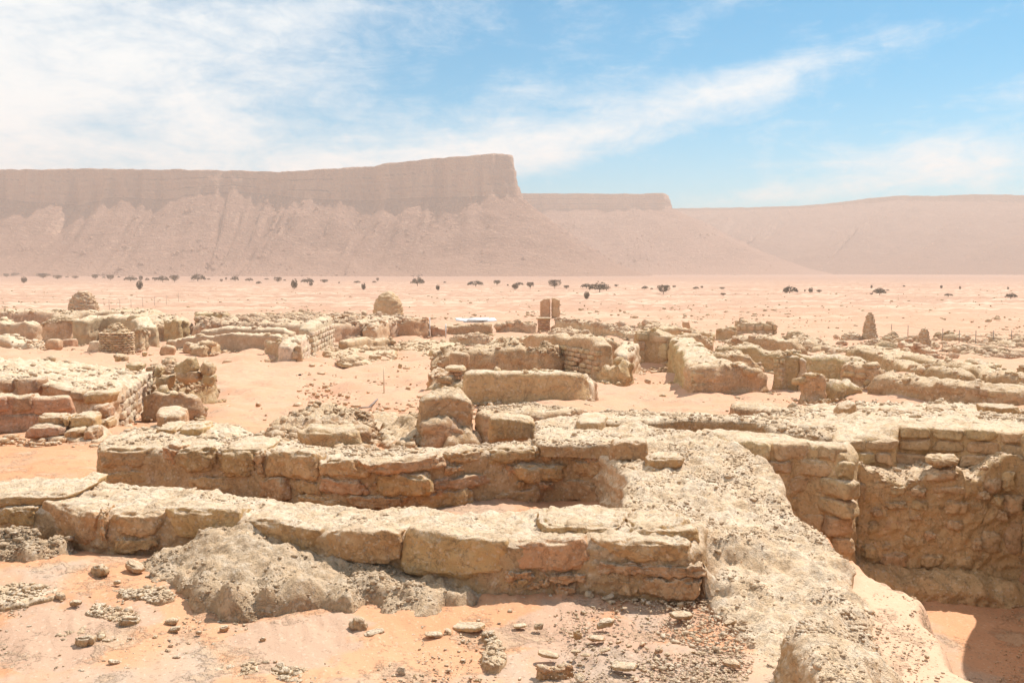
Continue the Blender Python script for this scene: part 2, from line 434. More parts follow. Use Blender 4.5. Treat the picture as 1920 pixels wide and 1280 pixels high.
def link_mesh(name, V, Fc, mat, parent=None, smooth=True):
    me = bpy.data.meshes.new(name)
    V = np.asarray(V, np.float32)
    if isinstance(Fc, np.ndarray):
        nf, k = Fc.shape
        me.vertices.add(len(V)); me.vertices.foreach_set('co', V.ravel())
        me.loops.add(nf * k); me.loops.foreach_set('vertex_index', Fc.astype(np.int32).ravel())
        me.polygons.add(nf); me.polygons.foreach_set('loop_start', np.arange(0, nf * k, k, dtype=np.int32))
        me.update(calc_edges=True); me.validate()
    else:
        me.from_pydata([tuple(v) for v in V], [], Fc)
    if smooth: me.polygons.foreach_set('use_smooth', np.ones(len(me.polygons), bool))
    me.materials.append(MATS[mat])
    o = bpy.data.objects.new(name, me); COL.objects.link(o)
    if parent is not None: o.parent = parent
    return o


def tag(o, label=None, cat=None, group=None, kind=None):
    if label: o['label'] = label
    if cat: o['category'] = cat
    if group: o['group'] = group
    if kind: o['kind'] = kind
    return o


def resample(P, step, closed=True):
    P = np.asarray(P, float)
    Q = np.vstack([P, P[:1]]) if closed else P
    seg = np.linalg.norm(np.diff(Q[:, :2], axis=0), axis=1); s = np.concatenate([[0], np.cumsum(seg)])
    n = max(6 if closed else 2, int(round(s[-1] / step)))
    u = np.linspace(0, s[-1], n, endpoint=not closed)
    return np.stack([np.interp(u, s, Q[:, k]) for k in range(Q.shape[1])], 1)


def smooth_loop(P, it=1):
    """one or two rounds of corner cutting"""
    for _ in range(it):
        Q = np.roll(P, -1, 0)
        P = np.stack([P * 0.78 + Q * 0.22, P * 0.22 + Q * 0.78], 1).reshape(-1, P.shape[1])
    return P


def inside(poly, pts):
    x, y = pts[:, 0], pts[:, 1]; r = np.zeros(len(pts), bool)
    a = poly; b = np.roll(poly, -1, 0)
    for (x0, y0), (x1, y1) in zip(a[:, :2], b[:, :2]):
        if y0 == y1: continue
        c = ((y0 > y) != (y1 > y)) & (x < (x1 - x0) * (y - y0) / (y1 - y0) + x0)
        r ^= c
    return r


def edge_dist(poly, pts):
    best = np.full(len(pts), 1e9)
    for a, b in zip(poly[:, :2], np.roll(poly, -1, 0)[:, :2]):
        ab = b - a; L = (ab * ab).sum() + 1e-12
        t = np.clip(((pts - a) @ ab) / L, 0, 1)
        d = pts - a - t[:, None] * ab
        best = np.minimum(best, (d * d).sum(1))
    return np.sqrt(best)


def idw(ctrl, pts, power=3.0, chunk=20000):
    out = np.empty(len(pts))
    for i in range(0, len(pts), chunk):
        d = pts[i:i + chunk, None, :] - ctrl[None, :, :2]
        w = 1.0 / ((d * d).sum(2) + 1e-5) ** (power / 2)
        out[i:i + chunk] = (w * ctrl[None, :, 2]).sum(1) / w.sum(1)
    return out


def norm2(t):
    n = np.stack([t[:, 1], -t[:, 0]], 1); return n / (np.linalg.norm(n, axis=1)[:, None] + 1e-9)


SEED = [0]


def slab(name, outline, ctrl=(), mat='near_earth', step=0.03, rr=0.05, amp=0.02, samp=0.03, base=None, batter=0.06,
         flake=0.0, parent=None, soft=1, hollow=0.0, rag=0.03, smoothloop=1):
    """a ruined mass: outline and ctrl are world points (x, y, ztop); flat-ish worn top, eroded sides down to the ground"""
    SEED[0] += 1; sd = SEED[0] * 3.7
    O = np.array(outline, float)
    area = 0.5 * np.sum(O[:, 0] * np.roll(O[:, 1], -1) - np.roll(O[:, 0], -1) * O[:, 1])
    if area < 0: O = O[::-1]
    C = np.vstack([O] + ([np.array(ctrl, float)] if len(ctrl) else []))
    if smoothloop: O = smooth_loop(O, smoothloop)
    L = resample(O, step)
    tan = np.roll(L, -1, 0)[:, :2] - np.roll(L, 1, 0)[:, :2]
    N = norm2(tan)
    q = np.column_stack([L[:, :2], np.zeros(len(L))])
    L[:, :2] += N * (fbm(q, 0.45 if step < 0.06 else 1.2, 3, 0.5, sd) * rag)[:, None]
    lo, hi = L[:, :2].min(0), L[:, :2].max(0)
    gx, gy = np.meshgrid(np.arange(lo[0], hi[0], step), np.arange(lo[1], hi[1], step))
    rg = np.random.default_rng(SEED[0])
    G = np.column_stack([gx.ravel(), gy.ravel()]) + rg.uniform(-0.3, 0.3, (gx.size, 2)) * step
    G = G[inside(L, G)]
    if len(G):
        dG = edge_dist(L, G); k = dG > 0.55 * step; G, dG = G[k], dG[k]
    nB = len(L)
    pts = [Vector(p) for p in L[:, :2]] + [Vector(p) for p in G]
    r = delaunay_2d_cdt(pts, [(i, (i + 1) % nB) for i in range(nB)], [], 1, 1e-7)
    A = np.array([tuple(v) for v in r[0]]); tris = np.array(r[2], np.int32) if len(r[2]) else np.zeros((0, 3), np.int32)
    # new vertices may appear where the loop crosses itself: keep order, treat extras as inner
    nT = len(A)
    isb = np.zeros(nT, bool)
    orig = r[3]
    bmap = {}
    for i, src in enumerate(orig):
        for s_ in src:
            if s_ < nB: isb[i] = True; bmap[s_] = i
    dE = np.zeros(nT)
    inn = ~isb
    if inn.any(): dE[inn] = edge_dist(L, A[inn])
    z = idw(C, A)
    q = np.column_stack([A, z])
    body = fbm(q, 0.35 if step < 0.06 else 1.0, 3, 0.5, sd) * amp * 1.5 + fbm(q, 0.09 if step < 0.06 else 0.3, 3, 0.6, sd + 9) * amp
    if flake:
        w = worley(q * (1, 1, 2.2), 0.11, sd); w2 = worley(q, 0.045, sd + 4)
        body = body - flake * (np.clip(w, 0, 0.9) - 0.45) - flake * 0.45 * (np.clip(w2, 0, 0.9) - 0.45)
        body = body - flake * 1.8 * np.clip(fbm(q, 0.5, 3, 0.6, sd + 30) - 0.30, 0, 1)
    z = z + body
    if hollow: z = z - hollow * sstep(0.0, 0.25, dE)
    z = z - rr * np.clip(1 - dE / (rr * 1.6), 0, 1) ** 2
    top = np.column_stack([A, z])
    ring0 = np.array([bmap.get(i, -1) for i in range(nB)])
    ok = ring0 >= 0
    ring0 = ring0[ok]; Lr = L[ok]; Nr = N[ok]
    zt = top[ring0, 2]
    if base is None: zb = ground_z(Lr[:, 0], Lr[:, 1]) - 0.12
    else: zb = np.full(len(Lr), base, float)
    zb = np.minimum(zb, zt - 0.03)
    H = np.maximum(zt - zb, 0.02)
    K = max(2, int(np.percentile(H, 80) / step))
    K = min(K, 90)
    rows = []
    for k in range(1, K + 1):
        f = k / K
        off = batter * f * H
        P = np.column_stack([Lr[:, :2] + Nr * off[:, None], zt - H * f])
        qq = P * (1, 1, 2.0)
        d = fbm(qq, 0.30 if step < 0.06 else 0.8, 3, 0.55, sd + 5) * samp + fbm(qq, 0.07 if step < 0.06 else 0.25, 3, 0.6, sd + 8) * samp * 0.5
        if step >= 0.06: d = d + fbm(P * (0.35, 0.35, 3.2), 0.6, 3, 0.6, sd + 12) * samp * 1.0 + fbm(P, 0.35, 2, 0.6, sd + 22) * samp * 0.8 - samp * 1.6 * np.clip(ridged(P * (1, 1, 0.5), 1.1, 3, 0.6, sd + 17) - 0.35, 0, 1)
        if flake: d = d - flake * 0.6 * (np.clip(worley(P, 0.09, sd + 2), 0, .9) - 0.45)
        d = d * min(1.0, 0.3 + f * 3)
        P[:, :2] += Nr * d[:, None]
        rows.append(P)
    V = np.vstack([top] + rows)
    n = len(ring0); F = [tris]
    prev = ring0
    for k in range(K):
        cur = nT + k * n + np.arange(n)
        a, b = prev, np.roll(prev, -1); c, d = np.roll(cur, -1), cur
        F.append(np.column_stack([d, c, b])); F.append(np.column_stack([d, b, a]))
        prev = cur
    Fc = np.vstack(F)
    o = link_mesh(name, V, Fc, mat, parent, smooth=(step < 0.06 and step > 0.0225) or 'plaster' in mat)
    o_rec = dict(obj=o, tris=tris, top=top, loop=L)
    return o_rec


_pb_dirs = None


def pebble_mesh(n, pos, sizes, seed, flat=0.6, sub=0):
    """n angular pebbles joined as arrays; 20 triangles each"""
    rg = np.random.default_rng(seed)
    ph = (1 + 5 ** 0.5) / 2
    I = np.array([(-1, ph, 0), (1, ph, 0), (-1, -ph, 0), (1, -ph, 0), (0, -1, ph), (0, 1, ph), (0, -1, -ph), (0, 1, -ph), (ph, 0, -1), (ph, 0, 1), (-ph, 0, -1), (-ph, 0, 1)]) / 1.9
    T = np.array([(0, 11, 5), (0, 5, 1), (0, 1, 7), (0, 7, 10), (0, 10, 11), (1, 5, 9), (5, 11, 4), (11, 10, 2), (10, 7, 6), (7, 1, 8), (3, 9, 4), (3, 4, 2), (3, 2, 6), (3, 6, 8), (3, 8, 9), (4, 9, 5), (2, 4, 11), (6, 2, 10), (8, 6, 7), (9, 8, 1)])
    a = rg.uniform(0, 6.283, n); c, s = np.cos(a), np.sin(a)
    V = I[None] * rg.uniform(0.65, 1.2, (n, 12, 1))
    V = V * np.stack([rg.uniform(0.8, 1.5, n), rg.uniform(0.6, 1.0, n), rg.uniform(0.4, 0.9, n) * flat / 0.6], 1)[:, None]
    x = V[..., 0] * c[:, None] - V[..., 1] * s[:, None]; y = V[..., 0] * s[:, None] + V[..., 1] * c[:, None]
    V = np.stack([x, y, V[..., 2]], 2) * np.asarray(sizes)[:, None, None] + np.asarray(pos)[:, None]
    F = (T[None] + np.arange(n)[:, None, None] * 12).reshape(-1, 3)
    return V.reshape(-1, 3), F


def rubble_on(rec, n, size, mat, name='rubble', parent=None, edge=True, bury=0.25):
    """loose crumbs lying over the top of a mass: one part, nobody could count them"""
    T, V = rec['tris'], rec['top']
    if not len(T): return None
    rg = np.random.default_rng(SEED[0] + 500)
    a, b, c = V[T[:, 0]], V[T[:, 1]], V[T[:, 2]]
    ar = np.abs(np.cross(b[:, :2] - a[:, :2], c[:, :2] - a[:, :2])) + 1e-9
    dens = np.clip(0.15 + 1.6 * fbm((a + b + c) / 3 * (1, 1, 0), 0.6 if size < 0.05 else 1.6, 3, 0.5, 3.3), 0.03, 3)
    w = ar * dens; i = rg.choice(len(T), n, p=w / w.sum())
    u, v = rg.random(n), rg.random(n); k = u + v > 1; u[k], v[k] = 1 - u[k], 1 - v[k]
    P = a[i] + (b[i] - a[i]) * u[:, None] + (c[i] - a[i]) * v[:, None]
    sz = size * rg.lognormal(-0.35, 0.55, n); sz = np.clip(sz, size * 0.25, size * 3.2)
    P[:, 2] += sz * (0.5 - bury) * 0.5
    Vv, F = pebble_mesh(n, P, sz, SEED[0] + 900)
    o = link_mesh(name, Vv, F, mat, parent or rec['obj'], smooth=False)
    o['kind'] = 'stuff'
    return o


_cube_cache = {}


def rounded(n):
    """vertices of a cube surface grid with n cells a side and its quads"""
    if n in _cube_cache: return _cube_cache[n]
    idx = {}; V = []; F = []
    def vid(p):
        k = tuple(int(v) for v in p)
        if k not in idx: idx[k] = len(V); V.append(k)
        return idx[k]
    for ax in range(3):
        u, v = (ax + 1) % 3, (ax + 2) % 3
        for side in (0, n):
            for i in range(n):
                for j in range(n):
                    q = []
                    for (a, b) in ((0, 0), (1, 0), (1, 1), (0, 1)):
                        p = [0, 0, 0]; p[ax] = side; p[u] = i + a; p[v] = j + b; q.append(vid(p))
                    F.append(q if side else q[::-1])
    _cube_cache[n] = (np.array(V, float) * 2 / n - 1, np.array(F, np.int32))
    return _cube_cache[n]


def stone_verts(w, h, d, n=8, seed=0, power=5.0, amp=0.02, grain=0.12):
    B, F = rounded(n)
    r = (np.abs(B) ** power).sum(1) ** (1 / power)
    U = B / r[:, None]
    U = np.sign(U) * np.abs(U) ** 0.95
    rg = np.random.default_rng(seed)
    # skewed corners so no two stones share an outline
    sk = rg.uniform(-1, 1, (2, 4)) * 0.10
    V = U * (w / 2, d / 2, h / 2)
    V[:, 2] += h * (sk[0, 0] * U[:, 0] + sk[0, 1] * U[:, 0] ** 2 - sk[0, 1] * 0.5) * 0.8
    V[:, 0] += w * (sk[0, 2] * U[:, 2]) * 0.5
    V[:, 0] *= 1 + sk[1, 0] * U[:, 2]; V[:, 2] *= 1 + 1.3 * sk[1, 1] * U[:, 0]
    dr = U / np.linalg.norm(U, axis=1)[:, None]
    ch = np.clip(worley(V, max(0.03, grain * 0.9), seed * 0.37) - 0.35, 0, 0.6)
    edge = sstep(0.55, 0.95, np.sort(np.abs(B), axis=1)[:, 1])
    V = V - dr * (ch * edge * amp * 2.6)[:, None]
    V = V + dr * (fbm(V, grain * 2.2, 3, 0.55, seed * 1.3) * amp + fbm(V, grain * 0.5, 2, 0.55, seed * 2.1) * amp * 0.55 + fbm(V, 0.022 if min(w, h) < 1 else 0.1, 2, 0.6, seed * 1.7) * amp * (0.16 if n > 10 else 0))[:, None]
    return V, F


def place_stone(parent, c, w, h, d, heading, mat, n=8,  amp=None, power=5.0, name='stone', seed=None, tilt=0.0):
    seed = RND.randrange(1 << 20) if seed is None else seed
    V, F = stone_verts(w, h, d, n, seed, power, amp if amp is not None else 0.10 * min(w, h, d), max(0.04, min(w, h) * 0.7))
    me_name = name
    o = link_mesh(me_name, V, F, mat, parent, smooth=(n < 14))
    o.location = c; o.rotation_euler = (0, tilt, heading)
    return o


def face_point(chain, px, py):
    """where the ray through a pixel meets the vertical face that stands over a plan polyline"""
    best = None
    o = np.array((0, 0, CAMZ)); d = ray(px, py)
    for a, b in zip(chain[:-1], chain[1:]):
        a = np.array(a[:2]); b = np.array(b[:2]); ab = b - a
        M = np.array([[d[0], -ab[0]], [d[1], -ab[1]]])
        if abs(np.linalg.det(M)) < 1e-9: continue
        k, s = np.linalg.solve(M, a)
        if k <= 0: continue
        miss = max(0, -s, s - 1)
        if best is None or miss < best[0]: best = (miss, o + d * k, math.atan2(ab[1], ab[0]))
    return best[1], best[2]


def face_stones(parent, chain, rects, mat, depth=0.22, proud=0.03, n=8, name='stone', gap=0.006, amp=None, power=5.0):
    for i, rc in enumerate(rects):
        x0, y0, x1, y1 = rc[:4]; mt = rc[4] if len(rc) > 4 else mat
        pr = rc[5] if len(rc) > 5 else proud
        p0, hd = face_point(chain, (x0 + x1) / 2, (y0 + y1) / 2)
        pl, _ = face_point(chain, x0, (y0 + y1) / 2); prr, _ = face_point(chain, x1, (y0 + y1) / 2)
        pt, _ = face_point(chain, (x0 + x1) / 2, y0); pb, _ = face_point(chain, (x0 + x1) / 2, y1)
        w = np.linalg.norm((prr - pl)[:2]) - gap; h = abs(pt[2] - pb[2]) - gap
        nrm = np.array((math.sin(hd), -math.cos(hd)))
        if nrm @ p0[:2] > 0: nrm = -nrm
        c = np.array((p0[0], p0[1], (pt[2] + pb[2]) / 2))
        c[:2] += nrm * (pr - depth / 2 + (RND.uniform(-0.018, 0.012) if n > 10 else 0.0))
        place_stone(parent, c, max(w, .02), max(h, .02), depth, hd + RND.uniform(-.04, .04), mt, n=n, name=name, amp=amp, power=power * RND.uniform(0.6, 1.15), tilt=RND.uniform(-.025, .025))


_brick_pool = {}


def brick_pool(key, w, h, d, n, amp, power=13.0, count=6, mat='mid_brick'):
    k = (key, mat)
    if k not in _brick_pool:
        L = []
        for i in range(count):
            V, F = stone_verts(w, h, d, n, 40 + i * 7 + len(_brick_pool), power, amp, max(0.05, h))
            o = link_mesh('brick', V, F, mat, smooth=False); L.append(o.data); bpy.data.objects.remove(o)
        _brick_pool[k] = L
    return _brick_pool[k]


def courses(parent, a, b, z0, z1, ch, bl, mat='mid_brick', depth=0.22, proud=0.0, n=4, ztop=None, name='brick', jit=0.04, miss=0.05, first=0, vis=None, seed=1, ampk=0.08):
    """brick courses on the face from plan point a to b, each brick an object sharing one of a few meshes"""
    rg = random.Random(seed * 77 + 5)
    a = np.array(a[:2], float); b = np.array(b[:2], float); L = np.linalg.norm(b - a); t = (b - a) / L
    hd = math.atan2(t[1], t[0]); nrm = np.array((t[1], -t[0]))
    if nrm @ ((a + b) / 2) > 0 and vis is None: nrm = -nrm
    if vis is not None: nrm = nrm * vis
    pool = brick_pool(('%.3f %.3f' % (bl, ch), n), bl, ch, depth, n, ampk * ch, mat=mat)
    k = 0; z = z0; cnt = 0
    while z + ch * 0.4 < z1:
        s = -(k % 2) * bl * 0.5 + rg.uniform(-.1, .1) * bl
        while s < L - bl * 0.15:
            wl = bl * rg.uniform(0.82, 1.18)
            e0, e1 = max(s, 0), min(s + wl, L)
            cw = e1 - e0
            zz = z + ch / 2
            sm = (e0 + e1) / 2
            ok = cw > 0.3 * bl and rg.random() > miss
            if ok and ztop is not None and zz + ch * 0.3 > ztop(sm / L): ok = False
            if ok:
                p = a + t * sm + nrm * (proud - depth / 2 + rg.uniform(-1, 1) * jit * ch * 2)
                o = bpy.data.objects.new(name, rg.choice(pool)); COL.objects.link(o); o.parent = parent
                o.location = (p[0], p[1], zz)
                o.rotation_euler = (rg.uniform(-1, 1) * jit, rg.uniform(-1, 1) * jit * 0.6, hd + rg.uniform(-1, 1) * jit)
                o.scale = (cw / bl * 0.965, 1, 0.93)
                cnt += 1
            s += wl
        z += ch; k += 1
    return cnt


def skirt(rec, F, mat, step, k=1.0):
    """crumbs that have dropped off a wall and lie along its foot"""
    rg = np.random.default_rng(SEED[0] + 77)
    seg = np.linalg.norm(np.diff(F[:, :2], axis=0), axis=1); s = np.concatenate([[0], np.cumsum(seg)])
    n = int(min(260, s[-1] * 26 * k)); u = rg.uniform(0, s[-1], n)
    x = np.interp(u, s, F[:, 0]); y = np.interp(u, s, F[:, 1])
    t = np.array([F[-1, 0] - F[0, 0], F[-1, 1] - F[0, 1]]); nr = np.array((t[1], -t[0])) / (np.linalg.norm(t) + 1e-9)
    if nr @ F[0, :2] > 0: nr = -nr
    dd = rg.exponential(0.22 if step > 0.05 else 0.07, n) * (1 + 0.8 * np.sin(u * 1.7 + SEED[0])); x = x + nr[0] * dd; y = y + nr[1] * dd
    sz = np.clip(rg.lognormal(-3.0, 0.6, n), 0.02, 0.16) * (0.2 if step < 0.05 else 0.8 if step < 0.1 else 1.3)
    P = np.column_stack([x, y, ground_z(x, y) + sz * 0.15])
    V, Fc = pebble_mesh(n, P, sz, SEED[0] + 3)
    o = link_mesh('foot_rubble', V, Fc, mat, rec['obj'], smooth=False); o['kind'] = 'stuff'


def wall_px(front, thick, mat='mid_earth', step=0.08, label='', cat='wall', name='ruined_wall', group=None, crest=0.0, rub=None, rubmat=None, backdrop=0.0, back=None, **kw):
    """a free-standing wall: front = [(x, y of the top edge, y of the foot)] in photo pixels, read against the ground"""
    F = []
    for x, yt, yb in front:
        g = on_ground(x, yb)
        top = aty(x, yt, g[1]); F.append((g[0], g[1], top[2]))
    F = np.array(F)
    if np.ndim(thick) == 0: thick = [thick] * len(F)
    tan = np.gradient(F[:, :2], axis=0) if len(F) > 1 else np.array([(1, 0)])
    N = norm2(tan)
    for i in range(len(N)):
        if N[i] @ F[i, :2] < 0: N[i] = -N[i]
    B = F.copy(); B[:, :2] += N * np.array(thick)[:, None]; B[:, 2] -= backdrop
    mid = (F + B) / 2; mid[:, 2] += crest
    kw.setdefault('rr', min(0.12, 0.35 * min(thick))); kw.setdefault('amp', 0.07 if step >= 0.06 else 0.045); kw.setdefault('samp', 0.06); kw.setdefault('rag', 0.10)
    rec = slab(name, np.vstack([F, B[::-1]]), mid, mat=mat, step=step, **kw)
    rec['F'] = F; rec['B'] = B
    tag(rec['obj'], label, cat, group)
    if rub: rubble_on(rec, rub[0], rub[1], rubmat or mat)
    if step >= 0.06 and label and name != 'rubble_platform':
        if thick[0] < 2: rubble_on(rec, 10, 0.12 if step < 0.12 else 0.2, mat, name='fallen_pieces', bury=0.5)
        skirt(rec, F, mat, step)
    return rec

# ------------------------------------------------------------------ the ground, one sheet out to the horizon
def make_ground():
    a1 = np.arange(-38, 38.01, 0.19)
    a2 = np.arange(41, 319, 4.0)
    ang = np.radians(np.concatenate([a1, a2]))
    nA = len(ang)
    rad = np.concatenate([[0.6], 1.2 * 1.0115 ** np.arange(0, 690)])
    rad = rad[rad < 3000]
    nR = len(rad)
    rr_, aa = np.meshgrid(rad, ang, indexing='ij')
    x = rr_.ravel() * np.sin(aa.ravel()); y = rr_.ravel() * np.cos(aa.ravel())
    z = ground_z(x, y)
    p = np.column_stack([x, y, z * 0])
    r = np.hypot(x, y)
    near = 1 - sstep(14, 40, r)
    z = z + fbm(p, 2.2, 3, 0.5, 3) * 0.05 * np.clip(r / 5, 0.6, 6)
    k = r < 45
    z[k] += near[k] * (fbm(p[k], 0.22, 3, 0.55, 8) * 0.012)
    k = r < 16
    patch = np.clip(fbm(p[k], 0.8, 4, 0.6, 12) * 2.2 - 0.25, 0, 1)
    z[k] += near[k] * patch * (0.018 + 0.020 * fbm(p[k], 0.06, 3, 0.6, 2))
    k = r > 60
    z[k] += fbm(p[k], 30, 3, 0.5, 2) * 0.16 * sstep(60, 150, r[k])
    V = np.vstack([np.column_stack([x, y, z]), [[0, 0, CAMZ - 2.2]]])
    i = np.arange(nR - 1)[:, None] * nA; j = np.arange(nA)[None]; j2 = (j + 1) % nA
    F = np.stack([i + j, i + nA + j, i + nA + j2, i + j2], -1).reshape(-1, 4)
    o = link_mesh('ground', V[:-1], F[:, ::-1], 'sand')
    o['kind'] = 'structure'
    c = len(V) - 1
    cap = link_mesh('ground_patch', np.vstack([V[:nA], V[c:]]), np.array([(nA, jj, (jj + 1) % nA) for jj in range(nA)]), 'sand')
    cap['kind'] = 'structure'
    return o


make_ground()


# ------------------------------------------------------------------ table mountains
def mesa(name, path, runout, foot, label, cliff_rows=16, slope_rows=60, plateau=110, seedo=0.0, ds=3.2, sharp=2, flute=6.0, gully=10.0, mat='mesa'):
    """path: (px, distance, y skyline, y cliff foot); the slope runs out to level ground"""
    Pp = []
    for px, dist, yt, yc in path:
        d = ray(px, yt); k = dist / d[1]; top = CAMZ + d[2] * k
        d2 = ray(px, yc); cb = CAMZ + d2[2] * (dist / d2[1])
        Pp.append((d[0] * k, dist, top, cb))
    Pp = np.array(Pp)
    L = resample(Pp, ds, False)
    # round the plan a little but keep the skyline
    for _ in range(sharp):
        L[1:-1, :2] = (L[:-2, :2] + L[1:-1, :2] * 2 + L[2:, :2]) / 4
    N = norm2(np.gradient(L[:, :2], axis=0))
    if (N[len(N) // 4] @ L[len(N) // 4, :2]) > 0: N = -N
    for _ in range(25):
        N[1:-1] = (N[:-2] + N[1:-1] + N[2:]) / 3
    N /= np.linalg.norm(N, axis=1)[:, None]
    n = len(L); s = np.arange(n) * ds
    q = np.column_stack([s, s * 0, s * 0])
    rows = []
    wob = fbm(q, 60, 3, 0.6, seedo) * flute * 1.6 + ridged(q, 22, 3, 0.6, seedo + 3) * flute * 1.5
    for t in np.linspace(1, 0, 5)[:-1]:
        z = L[:, 2] - 0.004 * plateau * t * 0
        rows.append(np.column_stack([L[:, :2] - N * plateau * t, z - 14 * t]))
    for k in range(cliff_rows + 1):
        f = k / cliff_rows
        H = L[:, 2] - L[:, 3]
        qq = np.column_stack([s, np.full(n, f * 14.0), s * 0])
        off = wob * (0.4 + 0.6 * f) + f * H * 0.10 + fbm(qq, 9, 3, 0.6, seedo + 7) * flute * 0.35 + (2.2 * (f > 0.35) + 2.6 * (f > 0.72)) * np.clip(0.5 + fbm(qq, 60, 2, 0.5, seedo + 1), 0, 1)
        rows.append(np.column_stack([L[:, :2] + N * off[:, None], L[:, 2] - H * f + (fbm(q, 18, 3, 0.6, seedo + 4) * 0.8 if k == 0 else 0)]))
    offc = rows[-1]
    for k in range(1, slope_rows + 1):
        f = k / slope_rows
        ff = f ** 1.25
        run = runout(L) if callable(runout) else runout
        P2 = offc[:, :2] + N * (run * ff)
        zz = (L[:, 3]) * (1 - ff) ** 1.42 + (-0.7) * f
        qq = np.column_stack([P2, zz * 0])
        amp = gully * np.sin(min(1, f * 1.1) * math.pi) ** 0.8 * (0.45 + 0.75 * np.clip(0.5 + fbm(q, 220, 2, 0.5, seedo + 31), 0, 1.3))
        sw = s + 26 * fbm(np.column_stack([s, np.full(n, f * 90.0), s * 0]), 80, 3, 0.6, seedo + 14) * (0.3 + f)
        rg_ = ridged(np.column_stack([sw, np.full(n, f * 45.0), s * 0]), 90, 5, 0.62, seedo + 11)
        z = zz + amp * (rg_ * 0.8 + fbm(qq, 30, 4, 0.6, seedo + 5) * 0.35) + 4.5 * math.exp(-((f - 0.28) / 0.05) ** 2) * np.clip(fbm(q, 120, 3, 0.5, seedo + 21) + 0.2, 0, 1)
        rows.append(np.column_stack([P2, z]))
    V = np.vstack(rows); nr = len(rows)
    i = np.arange(nr - 1)[:, None] * n; j = np.arange(n - 1)[None]
    F = np.stack([i + j, i + j + 1, i + n + j + 1, i + n + j], -1).reshape(-1, 4)
    o = link_mesh(name, V, F, mat)
    o['kind'] = 'structure'; o['label'] = label
    rg2 = np.random.default_rng(int(seedo) + 3); st0 = (5 + cliff_rows) * n
    cand = V[st0:]; w = np.clip(fbm(cand * (1, 1, 0), 70, 3, 0.6, seedo + 9) - 0.05, 0, 1) + 0.01
    ii = rg2.choice(len(cand), 1500, p=w / w.sum()); sz = np.clip(rg2.lognormal(0.05, 0.5, len(ii)), 0.5, 3.5)
    Vb, Fb = pebble_mesh(len(ii), cand[ii] + (0, 0, 0.3), sz, int(seedo) + 8, 0.8)
    bo = link_mesh('scree_boulders', Vb, Fb, 'mesa', smooth=False); bo['kind'] = 'stuff'
    return o


def corner_path():
    P = [(-900, 1250, 330, 395), (-500, 1120, 322, 385), (-200, 1040, 318, 378), (0, 1010, 317, 372), (60, 1005, 318, 380), (90, 1000, 318, 381), (150, 1000, 316, 385), (180, 1000, 316.5, 378), (220, 998, 317, 370),
         (300, 1002, 318, 375), (340, 1000, 318, 372), (350, 1000, 319, 366), (440, 1010, 320, 360), (520, 1010, 322, 366), (560, 1008, 321, 372), (620, 1000, 317, 376), (700, 996, 311, 376), (716, 994, 307, 375), (770, 990, 302, 372), (800, 988, 298, 371),
         (850, 984, 294, 370), (905, 980, 291, 370), (925, 980, 288, 370), (950, 982, 289, 369), (960, 990, 292, 366)]
    return P


p1 = corner_path() + [(958, 1040, 303, 376), (945, 1200, 333, 397), (925, 1500, 372, 425)]
mesa('table_mountain', p1, 150, None, 'long flat-topped cliff with scree slopes ending in a headland')
p2 = [(600, 1560, 366, 398), (800, 1500, 364, 396), (980, 1460, 362.5, 392), (1100, 1440, 363, 391), (1200, 1430, 364, 391), (1215, 1430, 362, 391), (1244, 1430, 362, 390), (1252, 1445, 366, 390), (1250, 1560, 372, 395), (1240, 1900, 385, 410)]
mesa('farther_mountain', p2, 260, None, 'lower flat-topped headland behind the main cliff', seedo=40, ds=5.5, flute=4, gully=8)
p3 = [(950, 2300, 400, 404), (1150, 2150, 396, 400), (1260, 2080, 391, 396), (1400, 2000, 389, 394), (1500, 1950, 386, 391), (1570, 1900, 380, 386), (1620, 1880, 373, 380), (1680, 1850, 367, 376), (1750, 1800, 367.5, 378), (1830, 1750, 364.5, 376), (1920, 1700, 366, 380), (2300, 1600, 372, 390), (2900, 1600, 380, 400)]
mesa('distant_ridge', p3, 620, None, 'smooth hazy ridge at the right of the mountains', seedo=80, ds=6, flute=5, gully=26, mat='mesa_dark')
# boulders strewn over the scree
def scree(n, x0, x1, y0, y1, size, name):
    pass


# ------------------------------------------------------------------ near walls
D_ = at
def O3(L, dD=1.8): return [tuple(at(*(p if len(p) == 3 else (*p, dD)))) for p in L]

f1_front = [(-1100, 868, 1.80), (-260, 915, 1.80), (-60, 940, 1.80), (0, 945), (76, 948), (125, 950), (186, 960), (255, 957), (320, 955), (400, 962), (450, 970), (520, 978), (600, 990), (680, 995), (750, 995), (850, 1005), (950, 1014), (1010, 1010), (1110, 1010), (1200, 1014), (1312, 1024, 1.82)]
f1_back = [(1330, 962), (1165, 945), (1083, 943), (990, 953), (910, 957), (783, 948), (700, 949), (527, 932), (464, 921), (325, 909), (211, 897), (122, 905), (0, 900), (-260, 868), (-1100, 830)]
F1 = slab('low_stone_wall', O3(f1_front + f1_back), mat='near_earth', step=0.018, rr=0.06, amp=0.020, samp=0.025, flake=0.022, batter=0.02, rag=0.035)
tag(F1['obj'], 'nearest low stone wall with a pale crusted top running across the foreground', 'wall')
f1c = O3(f1_front)
rubble_on(F1, 2200, 0.008, 'crust_earth')
G = 'near_stone'; RS = 'red_stone'
